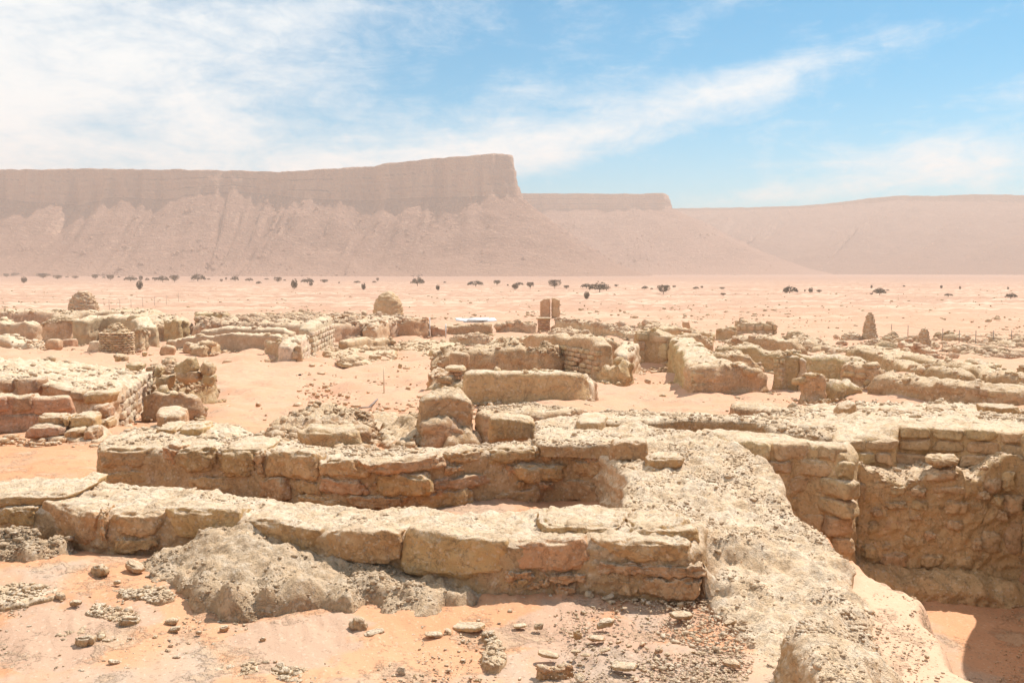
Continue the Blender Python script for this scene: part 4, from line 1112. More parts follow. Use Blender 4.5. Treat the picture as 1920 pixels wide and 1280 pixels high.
def pier(lab, x0, x1, yt, yb, bl=0.28, ch=0.13, mat='pink_brick', name='masonry_pier', cat='pier', capm='mid_brick', depth=0.5, cap=True):
    g = on_ground((x0 + x1) / 2, yb); a = aty(x0, yb, g[1]); b = aty(x1, yb, g[1]); top = aty(x0, yt, g[1])[2]
    e = slab(name, [(a[0] + .03, g[1] + .04, top - .05), (b[0] - .03, g[1] + .04, top - .05), (b[0] - .03, g[1] + depth, top - .05), (a[0] + .03, g[1] + depth, top - .05)], mat=mat, step=0.12, rr=0.02, amp=0.01, samp=0.01, rag=0.01, batter=0, smoothloop=0)
    tag(e['obj'], lab, cat)
    courses(e['obj'], a, b, g[2], top - 0.02, ch, bl, mat=mat, depth=0.2, proud=0.02, n=3, seed=int(x0))
    courses(e['obj'], b, (b[0], b[1] + depth), g[2], top - 0.02, ch, bl, mat=mat, depth=0.2, proud=0.02, n=3, seed=int(x1), vis=1)
    if cap:
        w = (b - a)[0] + 0.25
        place_stone(e['obj'], ((a[0] + b[0]) / 2, g[1] + depth / 2, top), w, 0.14, depth + 0.2, 0, capm, n=6, amp=0.02, name='cap_stone')
    return e


pier('small masonry pier with a cap stone beside the smooth plastered wall', 842, 864, 692, 738, 0.22, 0.10)
o = place_stone(None, aty(862, 675, 29.0), 0.62, 0.5, 0.5, 0.0, 'mid_earth', n=8, amp=0.04, name='upright_block'); tag(o, 'plain upright block behind the small masonry pier', 'block')
pier('dark masonry pier with a cap stone under the far twin tower', 1008, 1031, 597, 622, 0.5, 0.22)


def cairn(lab, px, yb, yt, wpx, prof, mat='far_earth', name='stone_cairn', cat='cairn', seg=56, rows=34, amp=0.05, stones=0, group=None, ell=0.8):
    """prof: (height fraction, radius fraction) pairs of a stacked stone mass; its loose stones are one part"""
    g = on_ground(px, yb); y = g[1]; Rr = wpx / FPX * y / 2; top = aty(px, yt, y)[2]; H = top - g[2] + 0.2
    hf = np.linspace(0, 1, rows); rf = np.interp(hf, [p[0] for p in prof], [p[1] for p in prof])
    th = np.linspace(0, 2 * np.pi, seg, endpoint=False)
    hh, tt = np.meshgrid(hf, th, indexing='ij'); rr_ = np.repeat(rf[:, None], seg, 1) * Rr
    X = np.column_stack([(np.cos(tt) * rr_).ravel(), (np.sin(tt) * rr_ * ell).ravel(), (hh * H - 0.2).ravel()])
    nrm = np.column_stack([np.cos(tt).ravel(), np.sin(tt).ravel(), np.full(tt.size, 0.3)])
    SEED[0] += 1
    X = X + nrm * (fbm(X * (1, 1, 2.5), 0.35 * Rr, 4, 0.6, SEED[0] * 2.2) * amp * Rr)[:, None] - nrm * ((np.clip(worley(X * (1, 1, 2.2), 0.24 * Rr, SEED[0]), 0, .9) - .4) * amp * Rr * 0.9)[:, None]
    X = np.vstack([X, [[0, 0, H - 0.2]]])
    F = []
    for i in range(rows - 1):
        for j in range(seg):
            F.append((i * seg + j, i * seg + (j + 1) % seg, (i + 1) * seg + (j + 1) % seg, (i + 1) * seg + j))
    for j in range(seg): F.append(((rows - 1) * seg + j, (rows - 1) * seg + (j + 1) % seg, len(X) - 1))
    o = link_mesh(name, X, F, mat); o.location = (g[0], y, g[2]); tag(o, lab, cat, group)
    if stones:
        rg = np.random.default_rng(SEED[0]); hq = rg.random(stones); tq = rg.random(stones) * 6.283
        rq = np.interp(hq, [p[0] for p in prof], [p[1] for p in prof]) * Rr
        P = np.column_stack([np.cos(tq) * rq, np.sin(tq) * rq * ell, hq * H - 0.2])
        V, Fp = pebble_mesh(stones, P, rg.uniform(0.06, 0.15, stones) * Rr, SEED[0] + 5, 0.5)
        s = link_mesh('stones', V, Fp, mat, o, smooth=False); s['kind'] = 'stuff'
    return o, g, Rr, H


dome = [(0, 1.0), (0.2, 1.02), (0.45, 0.97), (0.65, 0.84), (0.82, 0.62), (0.93, 0.40), (1, 0.12)]
cairn('beehive shaped stone cairn standing alone at centre left of the site', 728, 594, 546, 56, dome, mat='mid_earth', stones=0, amp=0.07)
cairn('broken topped round cairn at far left behind the dark walls', 157, 584, 546, 52, [(0, 1.05), (0.3, 1.0), (0.6, 0.85), (0.8, 0.62), (0.95, 0.42), (1, 0.2)], stones=120, amp=0.14)
cairn('tall pointed cairn at the right edge of the ruins', 1630, 640, 586, 34, [(0, 1.3), (0.15, 1.0), (0.4, 0.72), (0.7, 0.5), (0.9, 0.36), (1, 0.12)], stones=260, amp=0.14, mat='crust_earth')
cairn('low rounded mound at the left foot of the tall pointed cairn', 1596, 640, 622, 40, [(0, 1), (0.5, 0.95), (0.8, 0.7), (1, 0.2)], stones=120, amp=0.1, mat='crust_earth')
cairn('short ragged stone pile right of the tall pointed cairn', 1732, 652, 616, 30, [(0, 1.2), (0.3, 0.9), (0.6, 0.65), (0.85, 0.5), (1, 0.2)], stones=200, amp=0.2, mat='crust_earth')
tw, g, Rr, H = cairn('round tower of thin stacked stones in front of the dark walls', 220, 662, 606, 58, [(0, 1.0), (0.3, 0.99), (0.68, 0.96), (0.8, 0.72), (0.92, 0.42), (1, 0.12)], mat='mid_earth', name='round_tower', cat='tower', amp=0.05, stones=260)
pool = brick_pool(('tower', 3), 0.36, 0.11, 0.2, 3, 0.03, 4.0, mat='mid_brick')
k = 0
for i in range(11):
    h = i * 0.125 + 0.0
    if h > H * 0.66: break
    for j in range(15):
        th = (j + 0.5 * (i % 2)) / 15 * 2 * math.pi + RND.uniform(-.05, .05)
        o = bpy.data.objects.new('stone', RND.choice(pool)); COL.objects.link(o); o.parent = tw
        o.location = (math.cos(th) * Rr * 0.98, math.sin(th) * Rr * 0.79, h); o.rotation_euler = (RND.uniform(-.1, .1), RND.uniform(-.1, .1), th + math.pi / 2)
        o.scale = (RND.uniform(.7, 1.15), 1, RND.uniform(.7, 1.1)); k += 1

# twin upright tower
for (x0, x1, yt, lab) in ((1013, 1033, 559, 'left slab of the twin stone tower in the middle distance'), (1034, 1050, 558, 'right slab of the twin stone tower in the middle distance')):
    gg = on_ground(1030, 597); yy = gg[1]; a = aty(x0, yt, yy); b = aty(x1, yt, yy)
    if x0 == 1013:
        prm = slab('twin_tower', [(a[0], yy, a[2] - 0.35), ((a[0] + b[0]) / 2, yy - .02, a[2] - 0.02), (b[0] - .05, yy, a[2] + 0.05), (b[0] - .05, yy + 0.9, a[2]), (a[0], yy + 0.9, a[2] - 0.3)], mat='pink_brick', step=0.14, rr=0.1, amp=0.03, samp=0.04, batter=0.0, rag=0.03)
        tag(prm['obj'], 'twin upright stone tower in the middle distance beyond the masonry pier', 'tower')
    else:
        s2 = slab('pillar', [(a[0] + .05, yy + .1, a[2]), (b[0], yy + .1, a[2] - 0.2), (b[0], yy + 0.9, a[2] - 0.25), (a[0] + .05, yy + 0.9, a[2])], mat='mid_earth', step=0.14, rr=0.1, amp=0.03, samp=0.04, batter=0.0, rag=0.03, parent=prm['obj'])

# right hand cluster
RW_ = [
    ('left facing side wall of the right cluster, shaded along the passage', [(1252, 634, 690), (1262, 640, 702), (1275, 660, 722), (1293, 688, 744)], 1.0, 'mid_plaster', 0.08),
    ('rough front block of the right cluster with crumbly left corner', [(1295, 690, 745), (1320, 684, 745), (1370, 684, 743), (1420, 690, 741), (1446, 706, 738)], 1.1, 'mid_earth', 0.08),
    ('second wall behind the rough front block', [(1283, 664, 716), (1330, 661, 716), (1380, 664, 716), (1433, 682, 716)], 0.9, 'mid_earth', 0.1),
    ('third wall of the right cluster, pale and low', [(1346, 654, 700), (1400, 650, 700), (1449, 664, 702)], 0.8, 'mid_earth', 0.1),
    ('rounded far left wall of the right cluster', [(1251, 632, 682), (1300, 628, 682), (1342, 642, 682)], 1.0, 'mid_earth', 0.11),
    ('long dark faced wall at the back of the right cluster', [(1366, 640, 674), (1390, 633, 674), (1430, 632, 675), (1477, 640, 677), (1496, 656, 678)], 1.0, 'mid_earth', 0.11),
    ('plain smooth wall in the middle of the right cluster', [(1478, 662, 714), (1540, 668, 714), (1600, 674, 715), (1650, 682, 716), (1658, 694, 716)], 0.6, 'mid_plaster', 0.09),
    ('rounded stub with a red cleft in front of the arched niche', [(1500, 712, 750), (1515, 702, 751), (1540, 703, 751), (1553, 716, 750)], 0.9, 'mid_earth', 0.07),
    ('low dark wall right of the stub with the cleft', [(1552, 718, 749), (1580, 717, 748), (1608, 719, 745), (1617, 728, 742)], 0.7, 'mid_plaster', 0.08),
    ('dark ended wall running to the long front wall', [(1572, 684, 722), (1590, 683, 723), (1630, 692, 726), (1670, 706, 726)], 0.9, 'mid_earth', 0.09),
    ('long rounded front wall of the right cluster reaching the right edge', [(1619, 716, 742), (1640, 708, 745), (1680, 711, 750), (1720, 716, 754), (1780, 720, 758), (1850, 727, 762), (1920, 735, 765), (2060, 748, 772)], 0.9, 'mid_earth', 0.065),
    ('curving wall with a kink behind the long front wall', [(1592, 664, 692), (1615, 656, 692), (1640, 660, 694), (1665, 672, 698), (1690, 684, 706), (1740, 696, 712), (1790, 704, 716)], 0.9, 'mid_earth', 0.11),
    ('long crescent wall above the rounded mound at right', [(1668, 670, 698), (1710, 672, 702), (1760, 678, 706), (1810, 688, 712), (1840, 700, 718), (1850, 712, 722)], 0.8, 'mid_earth', 0.11),
    ('half round mound like wall inside the crescent wall', [(1700, 690, 712), (1740, 692, 716), (1780, 696, 720), (1820, 702, 722), (1842, 714, 722)], 0.9, 'mid_earth', 0.1),
    ('smooth straight wall near the right edge behind the crescent', [(1804, 676, 706), (1850, 684, 708), (1888, 692, 710), (1900, 700, 710)], 0.7, 'mid_plaster', 0.11),
    ('low wall at the right edge below the smooth straight wall', [(1846, 706, 724), (1870, 702, 726), (1910, 710, 728), (1990, 722, 732)], 0.8, 'mid_earth', 0.1),
    ('upright wall end cut by the right edge', [(1902, 684, 712), (1925, 686, 714), (1960, 690, 716)], 0.8, 'mid_earth', 0.1),
    ('layered low wall above the kinked curving wall', [(1590, 646, 662), (1640, 652, 668), (1680, 660, 672), (1706, 668, 676)], 0.9, 'mid_earth', 0.14),
    ('reddish sloping wall right of the tall pointed cairn', [(1678, 638, 662), (1705, 646, 664), (1740, 658, 668)], 0.7, 'pink_brick', 0.14),
    ('long sloping wall at the back left of the right cluster', [(1235, 614, 644), (1262, 615, 644), (1300, 620, 644), (1342, 627, 644)], 0.9, 'mid_earth', 0.14),
    ('row of square blocks at the back of the right cluster', [(1381, 606, 630), (1420, 606, 630), (1457, 609, 630)], 0.8, 'mid_brick', 0.14),
    ('low wall left of the row of square blocks', [(1345, 620, 640), (1365, 616, 640), (1382, 620, 640)], 0.8, 'mid_earth', 0.14),
]
recs = {}
for i, (lab, fr, th, mt, st) in enumerate(RW_):
    recs[i] = wall_px(fr, th, mat=mt, step=st, label=lab, name='mud_wall', crest=0.06, flake=0.03 if mt == "mid_earth" else 0.0, rr=0.09, samp=0.05, rub=(90, 0.05) if i not in (0, 6, 8, 14) else None, rubmat='crust_earth')
def eo(rec, a, b, z0, z1, **kw): courses(rec['obj'], rec['F'][a], rec['F'][b], z0, z1, **kw)
f = recs[20]['F']; courses(recs[20]['obj'], f[0], f[2], f[0][2] - 0.95, f[0][2] - 0.1, 0.42, 0.62, mat='mid_brick', depth=0.4, proud=0.06, n=3, seed=9)
f = recs[10]['F']; courses(recs[10]['obj'], f[4], f[5], f[4][2] - 0.62, f[4][2] - 0.12, 0.19, 0.36, mat='mid_brick', depth=0.16, proud=0.03, n=3, seed=10, jit=0.06)
courses(recs[10]['obj'], f[5], f[6], f[5][2] - 0.62, f[5][2] - 0.12, 0.19, 0.36, mat='mid_brick', depth=0.16, proud=0.03, n=3, seed=11, jit=0.06)
f = recs[2]['F']; courses(recs[2]['obj'], f[0], f[3], f[3][2] - 0.8, f[3][2] - 0.1, 0.17, 0.42, mat='mid_earth', depth=0.2, proud=0.05, n=3, seed=31, jit=0.05, ampk=0.2)
f = recs[9]['F']; courses(recs[9]['obj'], f[0], f[2], f[2][2] - 0.9, f[2][2] - 0.1, 0.19, 0.45, mat='mid_earth', depth=0.2, proud=0.05, n=3, seed=32, jit=0.05, ampk=0.2)
f = recs[14]['F']; courses(recs[14]['obj'], f[0], f[2], f[2][2] - 0.9, f[2][2] - 0.1, 0.22, 0.6, mat='mid_earth', depth=0.2, proud=0.05, n=3, seed=33, jit=0.05, ampk=0.2)
f = recs[1]['F']; courses(recs[1]['obj'], f[0], f[1], f[0][2] - 0.85, f[0][2] - 0.10, 0.15, 0.4, mat='mid_brick', depth=0.2, proud=0.06, n=3, seed=12, jit=0.08)
# the wall with the arched niche
AN = wall_px([(1449, 668, 734), (1466, 664, 735)], 0.5, mat='mid_earth', step=0.08, label='coursed wall with a tall smooth arched niche in the right cluster', name='niche_wall', rr=0.05, samp=0.02, rag=0.02)
AF = AN['F']; courses(AN['obj'], AF[0], AF[-1] + (0.04, 0, 0), AF[0][2] - 1.1, AF[0][2] - 0.02, 0.13, 0.3, mat='mid_brick', depth=0.18, proud=0.04, n=3, seed=14)
a0 = on_ground(1472, 735); yy = a0[1]
zt = aty(1480, 668, yy)[2]; x0 = aty(1470, 700, yy)[0]; x1 = aty(1502, 700, yy)[0]
nb = slab('niche_back', [(x0, yy + 0.12, zt), (x1, yy + 0.12, zt), (x1, yy + 0.6, zt), (x0, yy + 0.6, zt)], mat='mid_plaster', step=0.1, rr=0.05, amp=0.01, samp=0.01, rag=0.0, batter=0, smoothloop=0, parent=AN['obj'])
nj = slab('jamb', [(x1 - 0.03, yy, zt - 0.05), (x1 + 0.2, yy, zt - 0.12), (x1 + 0.2, yy + 0.6, zt - 0.12), (x1 - 0.03, yy + 0.6, zt - 0.05)], mat='crust_earth', step=0.08, rr=0.05, amp=0.02, samp=0.04, rag=0.03, batter=0, parent=AN['obj'])

GW = wall_px([(1192, 624, 688), (1220, 620, 688), (1251, 630, 690)], 0.7, mat='mid_earth', step=0.1, label='wall of large square stones closing the end of the passage', name='stone_wall', rr=0.06, samp=0.02, rag=0.04)
gc = [tuple(p) for p in GW['F']]
face_stones(GW['obj'], gc, [(1212, 642, 1232, 676), (1234, 644, 1251, 676), (1222, 628, 1250, 642), (1210, 677, 1229, 688), (1231, 678, 1251, 689), (1194, 640, 1210, 656), (1195, 657, 1210, 672), (1194, 624, 1218, 639), (1194, 673, 1208, 687)], 'mid_brick', depth=0.3, proud=0.07, n=6, power=8, amp=0.02)
sp = place_stone(None, aty(1286, 610, 66), 0.5, 0.6, 0.5, 0, 'pink_brick', n=6, name='upright_stone'); tag(sp, 'small upright stone on the wall back left of the right cluster', 'stone')
place = aty(1300, 671, 31)

# left centre platform and pink house
PL = wall_px([(345, 609, 642), (420, 604, 642), (500, 604, 643), (560, 606, 643), (598, 608, 645)], 11.0, mat='far_earth', step=0.26, rr=0.25, amp=0.10, samp=0.10, flake=0.10, label='broad rubble topped platform at left of centre', name='rubble_platform', cat='platform ruin', rub=(2600, 0.14), backdrop=-0.05, rag=0.3)
wall_px([(318, 636, 656), (370, 630, 656), (430, 626, 658), (500, 627, 659), (545, 634, 660)], 0.9, mat='grey_plaster', step=0.14, rr=0.08, label='long grey plastered front wall of the rubble platform', name='plastered_wall', samp=0.05)
wall_px([(372, 617, 648), (440, 613, 648), (520, 616, 649), (542, 622, 650)], 0.9, mat='grey_plaster', step=0.16, rr=0.2, label='second grey wall one step behind the plastered front wall', name='plastered_wall', samp=0.08)
for k, (x0, x1, y, D) in enumerate(((366, 402, 597, 3.28), (434, 488, 602, 3.5), (452, 560, 592, 3.25), (500, 560, 607, 3.5), (365, 430, 587, 3.1), (540, 600, 588, 3.2))):
    r_ = slab('low_wall', O3([(x0, y, D), ((x0 + x1) / 2, y - 1, D), (x1, y, D), (x1, y - 2.5, D), (x0, y - 3, D)]), mat='mid_earth', step=0.2, rr=0.1, amp=0.06, samp=0.06, base=CAMZ - D - 0.6, batter=0.05)
    tag(r_['obj'], 'low rubble wall lying across the rubble topped platform', 'wall', 'low walls on the platform')
    rubble_on(r_, 60, 0.12, 'far_earth')
s1 = wall_px([(553, 646, 682), (566, 634, 676), (582, 626, 669)], 0.8, mat='pale_stone', step=0.14, rr=0.08, label='near half of the bright lit side wall of the platform', name='stone_wall', samp=0.03, rag=0.05)
f = s1['F']; courses(s1['obj'], f[0], f[2], CAMZ - 4.5, CAMZ - 3.45, 0.26, 0.75, mat='pale_stone', depth=0.3, proud=0.05, n=3, seed=21, ztop=lambda q: CAMZ - 3.62 + 0.1 * q)
s2 = wall_px([(586, 613, 667), (600, 603, 661), (627, 593, 650)], 0.8, mat='pale_stone', step=0.15, rr=0.08, label='far and taller half of the bright lit side wall of the platform', name='stone_wall', samp=0.03, rag=0.05)
f = s2['F']; courses(s2['obj'], f[0], f[2], CAMZ - 4.6, CAMZ - 2.95, 0.28, 0.85, mat='pale_stone', depth=0.3, proud=0.05, n=3, seed=22, ztop=lambda q: CAMZ - 3.2 + 0.15 * q)
s3 = wall_px([(497, 642, 666), (520, 643, 674), (552, 650, 682)], 0.45, mat='mid_earth', step=0.12, rr=0.06, label='two course block wall at the near corner of the platform', name='block_wall', samp=0.03, rag=0.05)
f = s3['F']; courses(s3['obj'], f[0], f[2], CAMZ - 4.4, CAMZ - 3.6, 0.38, 0.9, mat='mid_brick', depth=0.3, proud=0.06, n=3, seed=23, ztop=lambda q: CAMZ - 3.5)
pk = wall_px([(627, 594, 636), (660, 592, 635), (682, 593, 634), (690, 602, 634), (704, 613, 633)], 0.6, mat='pink_brick', step=0.15, rr=0.05, label='pink mudbrick house wall with a small hole painted black as shade', name='house_wall', samp=0.02, rag=0.05, rub=(80, 0.12))
f = pk['F']; courses(pk['obj'], f[0], f[4], f[0][2] - 1.95, f[0][2] - 0.1, 0.24, 0.55, mat='pink_brick', depth=0.2, proud=0.05, n=3, seed=24, ztop=lambda q: f[0][2] - (0.05 if q < 0.7 else 0.05 + (q - 0.7) * 3.0), miss=0.1)
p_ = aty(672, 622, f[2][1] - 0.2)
vo = place_stone(pk['obj'], p_, 0.6, 0.28, 0.3, 0, 'shade_and_stone_black', n=4, amp=0.01, power=9, name='hole_shade'); vo['label'] = 'black block painting the shade of a small hole'  # solid black block on the wall, paints the shade of a hole
wall_px([(702, 616, 640), (718, 604, 638), (735, 600, 634)], 1.0, mat='crust_earth', step=0.15, rr=0.1, flake=0.08, label='bright crumbling wing right of the pink house wall', name='ruined_wing', cat='ruin', rub=(120, 0.12))
wall_px([(737, 616, 634), (750, 606, 634), (775, 600, 634), (806, 599, 632)], 0.7, mat='pink_brick', step=0.15, rr=0.06, label='tan wall below the beehive shaped cairn', name='house_wall', rub=(70, 0.12))
wall_px([(657, 638, 660), (680, 634, 656), (720, 635, 652), (745, 636, 650)], 0.9, mat='mid_earth', step=0.14, rr=0.15, label='dark overhanging low wall in front of the pink house', name='mud_wall', flake=0.05)
wall_px([(808, 613, 632), (836, 615, 632)], 0.5, mat='pink_brick', step=0.15, label='short reddish wall between two white poles', name='low_wall')
wall_px([(838, 612, 630), (880, 609, 629), (925, 607, 628)], 0.7, mat='mid_earth', step=0.16, label='flat low wall under the white sheets', name='low_wall', rub=(60, 0.12))
wall_px([(930, 612, 626), (960, 604, 626), (1005, 606, 626)], 1.2, mat='far_earth', step=0.18, flake=0.1, label='jumbled wall of rocks left of the dark masonry pier', name='rubble_wall', rub=(220, 0.16))
wall_px([(1036, 600, 622), (1070, 600, 624), (1110, 606, 628), (1150, 616, 632), (1176, 624, 636)], 1.0, mat='far_earth', step=0.18, flake=0.1, label='long rubble wall right of the dark masonry pier', name='rubble_wall', rub=(350, 0.14))
wall_px([(838, 634, 646), (880, 630, 648), (920, 634, 648)], 1.5, mat='far_earth', step=0.18, flake=0.1, label='spread of low rubble in front of the flat low wall', name='rubble_wall', rub=(300, 0.12))
wall_px([(900, 645, 656), (940, 638, 658), (985, 636, 660)], 1.5, mat='far_earth', step=0.18, flake=0.1, label='low rubble bank at the left end of the tall coursed wall', name='rubble_wall', rub=(300, 0.12))
heap('long low rubble bank crossing the site left of the plastered wall', [(745, 655), (800, 668), (860, 690), (900, 692), (880, 660), (830, 640), (770, 638), (740, 642), (800, 655, 644), (850, 672, 655)], mat='mid_earth', step=0.16, rub=(900, 0.09), amp=0.08)
heap('rubble spill with boulders below the pink house', [(602, 668), (640, 684), (700, 686), (745, 672), (740, 655), (690, 655), (640, 660), (615, 656), (650, 668, 655), (700, 668, 658)], mat='mid_earth', step=0.14, rub=(900, 0.10), amp=0.06)

# white sheets, poles
def box_mesh(name, c, s, mat, rot=(0, 0, 0), parent=None):
    V = np.array([(x, y, z) for x in (-.5, .5) for y in (-.5, .5) for z in (-.5, .5)]) * s
    F = np.array([(0, 1, 3, 2), (4, 6, 7, 5), (0, 4, 5, 1), (2, 3, 7, 6), (0, 2, 6, 4), (1, 5, 7, 3)])
    o = link_mesh(name, V, F, mat, parent, smooth=False); o.location = c; o.rotation_euler = rot
    return o
g = on_ground(880, 625); zs = aty(888, 603, g[1])[2]
e = bpy.data.objects.new('white_sheets', None); COL.objects.link(e); e.location = (aty(888, 603, g[1])[0], g[1] + 0.8, zs)
tag(e, 'broken white boards lying on the flat low wall far off', 'boards')
for (dx, w_, rz, ry, dz) in ((-0.9, 1.1, 0.1, 0.08, 0.0), (0.3, 1.6, -0.1, -0.03, 0.05), (1.2, 1.0, 0.2, -0.10, 0.0), (0.0, 1.6, 0.0, 0.0, -0.10)):
    b_ = box_mesh('board', (dx, RND.uniform(-.2, .2), dz + 0.1), (w_, 1.2, 0.05), 'sheet_white', (0.12, ry, rz), e)
def pole(lab, px, yt, yb, r=0.03, mat='post_wood', name='pole', lean=0.0):
    g = on_ground(px, yb); h = aty(px, yt, g[1])[2] - g[2]
    o = box_mesh(name, (g[0], g[1], g[2] + h / 2), (r * 2, r * 2, h), mat, (0, lean, 0.4)); tag(o, lab, 'pole'); return o
pole('thin white pole at the right end of the tan wall', 806, 595, 632, 0.03, 'sheet_white')
pole('thin white pole right of the short reddish wall', 836, 607, 634, 0.03, 'sheet_white')
pole('slender pale rod standing alone in the sand court', 720, 689, 738, 0.012, 'post_wood')
pole('short thin pole left of the rubble platform', 314, 588, 612, 0.03, 'fence_metal')
ra = on_ground(672, 769); rb_ = on_ground(692, 768); rc_ = on_ground(708, 752)
rod = bpy.data.objects.new('bent_rod', None); COL.objects.link(rod); rod.location = ra; tag(rod, 'thin bent rod lying on the sand before the plastered walls', 'rod')
for a, b in ((ra, rb_), (rb_, rc_)):
    d = b - a; L = np.linalg.norm(d); s = box_mesh('segment', (a + b) / 2 + (0, 0, 0.06) - ra, (L, 0.03, 0.03), 'fence_metal', (0, -math.asin(d[2] / L), math.atan2(d[1], d[0])), rod)

# far left walls
for lab, fr, th, mt, st in (
    ('large dark smooth wall at the far left edge', [(-160, 602, 640), (0, 601, 640), (50, 601, 641), (76, 606, 640), (86, 618, 638)], 1.6, 'grey_plaster', 0.15),
    ('long wall with a pale rim behind the large dark wall', [(-160, 584, 626), (0, 584, 626), (60, 582, 624), (120, 584, 622), (150, 582, 620)], 3.0, 'far_earth', 0.2),
    ('sloping rubbly wall right of the large dark wall', [(74, 606, 642), (100, 600, 644), (130, 597, 644), (155, 602, 642)], 2.5, 'far_earth', 0.16),
    ('dark hollow backed wall behind the round tower', [(160, 600, 648), (185, 592, 646), (215, 590, 645), (245, 596, 648), (262, 610, 652)], 1.2, 'grey_plaster', 0.15),
    ('thick rim of rubble over the hollow backed wall', [(128, 592, 634), (170, 585, 632), (210, 582, 632), (250, 594, 636), (268, 608, 640)], 3.5, 'far_earth', 0.2),
    ('broken buttress right of the round tower', [(251, 622, 656), (262, 612, 658), (270, 628, 656)], 0.9, 'far_earth', 0.13),
    ('pale stub farther right of the round tower', [(264, 622, 646), (276, 612, 645), (286, 622, 644)], 1.0, 'crust_earth', 0.13),
    ('low dark wall before the pillar left of the platform', [(284, 624, 638), (300, 620, 638), (316, 626, 638)], 1.0, 'mid_earth', 0.14),
    ('thick leaning pillar at the left end of the rubble platform', [(317, 606, 638), (325, 596, 640), (338, 596, 640), (346, 608, 638)], 1.2, 'mid_earth', 0.13),
    ('rubble bank at the left edge before the large dark wall', [(-100, 634, 652), (0, 632, 654), (40, 642, 656), (80, 648, 656)], 1.2, 'crust_earth', 0.15),
    ('small dark wall tucked left of the grey plastered front wall', [(384, 646, 666), (400, 640, 664), (420, 644, 660)], 0.8, 'mid_earth', 0.13),
):
    r_ = wall_px(fr, th, mat=mt, step=st, label=lab, name='mud_wall' if 'wall' in lab else 'wall_stub', cat='wall' if 'wall' in lab else 'ruin', rr=0.2, amp=0.09, samp=0.08, flake=0.08 if mt != 'grey_plaster' else 0.02, rag=0.15)
    if mt == 'far_earth' or mt == 'crust_earth': rubble_on(r_, 220, 0.11, mt)
for (px, yb, w_, h_, mt, lab, tl, pw) in (
    (97, 657, 30, 23, 'pink_brick', 'round reddish boulder left of the round tower', 0.1, 3), (127, 652, 26, 17, 'pink_brick', 'flat pinkish block right of the round reddish boulder', 0.0, 7), (178, 661, 26, 24, 'pale_stone', 'pale squared block just left of the round tower', 0.0, 7),
    (368, 664, 30, 22, 'pale_stone', 'smooth pale rounded boulder left of the platform front wall', 0.0, 2.4), (352, 662, 20, 22, 'mid_earth', 'dark rough boulder beside the smooth pale boulder', 0.3, 4), (312, 668, 26, 22, 'pink_brick', 'pinkish leaning boulder in the sand left of the platform', 0.3, 4),
    (322, 652, 22, 16, 'mid_earth', 'rough stone behind the pinkish leaning boulder', 0.2, 4), (270, 667, 9, 8, 'mid_earth', 'small upright stone alone on the sand by the round tower', 0.2, 4), (614, 656, 14, 8, 'mid_earth', 'flat dark stone at the foot of the lit side wall', 0, 4), (614, 669, 20, 12, 'mid_earth', 'dark boulder at the left of the rubble spill', 0.2, 4), (702, 676, 22, 12, 'mid_earth', 'flat dark boulder at the right of the rubble spill', 0.1, 4),
    (600, 694, 7, 4, 'shade_and_stone_black', 'tiny dark stone upper right on the sand court', 0, 4), (562, 704, 6, 3, 'shade_and_stone_black', 'tiny dark stone in the middle of the sand court', 0, 4), (750, 690, 7, 9, 'mid_earth', 'small tuft like stone on the pale sand right of the court', 0.2, 4), (765, 735, 9, 11, 'mid_earth', 'small dark stone left of the low jutting wall', 0.2, 4),
    (1228, 700, 16, 5, 'crust_earth', 'flat pale stone in the open passage', 0, 4), (1215, 718, 12, 8, 'crust_earth', 'pale broken stone at the mouth of the passage', 0.2, 4)):
    g = on_ground(px, yb); w = w_ / FPX * g[1]; h = h_ / FPX * g[1]
    o = place_stone(None, g + (0, w * 0.3, h * 0.42), w, h, w * 0.8, RND.uniform(-.2, .2), mt, n=8, amp=0.07 * min(w, h), power=pw, name='boulder', tilt=tl)
    tag(o, lab, 'boulder' if 'boulder' in lab else 'stone')

# low broken lines among the far rubble
rg = random.Random(5)
for k in range(34):
    px = rg.uniform(1480, 1980) if k < 26 else rg.uniform(1040, 1260); yb = rg.uniform(638, 672) if k < 26 else rg.uniform(618, 634)
    if k < 26: yb = min(yb, 640 + (px - 1480) * 0.09 + 18)
    L = rg.uniform(30, 80); sl = 0.12
    r_ = wall_px([(px - L / 2, yb - 11 - L * sl / 2, yb - L * sl / 2), (px, yb - 13, yb), (px + L / 2, yb - 8 + L * sl / 2, yb + L * sl / 2)], 0.9, mat='far_earth', step=0.24, rr=0.2, amp=0.08, samp=0.08, flake=0.08, label='low line of collapsed rubble wall in the far ruins at right' if k < 26 else 'low line of collapsed rubble wall beyond the tall coursed wall', name='rubble_wall', group='collapsed far walls at right' if k < 26 else 'collapsed far walls at centre')
    rubble_on(r_, 60, 0.14, 'far_earth')

# ------------------------------------------------------------------ fence at the right
def fence(lab, posts, yb, h, rails):
    g0 = [on_ground(x, y) for x, y in posts]
    e = bpy.data.objects.new('wire_fence', None); COL.objects.link(e); e.location = g0[0]; tag(e, lab, 'fence')
    for p in g0: box_mesh('post', p - g0[0] + (0, 0, h / 2), (0.035, 0.035, h), 'fence_metal', (0, 0, 0), e)
    for z in rails:
        for a, b in zip(g0[:-1], g0[1:]):
            d = b - a; L = np.linalg.norm(d)
            box_mesh('wire', (a + b) / 2 - g0[0] + (0, 0, z), (L, 0.010, 0.010), 'fence_metal', (0, -math.asin(d[2] / L), math.atan2(d[1], d[0])), e)
fence('thin wire fence on posts at the right edge of the plain', [(1671, 632), (1702, 635), (1734, 640), (1767, 643), (1798, 647), (1829, 648), (1862, 648), (1896, 648), (1932, 649)], 0, 0.95, (0.4, 0.85))
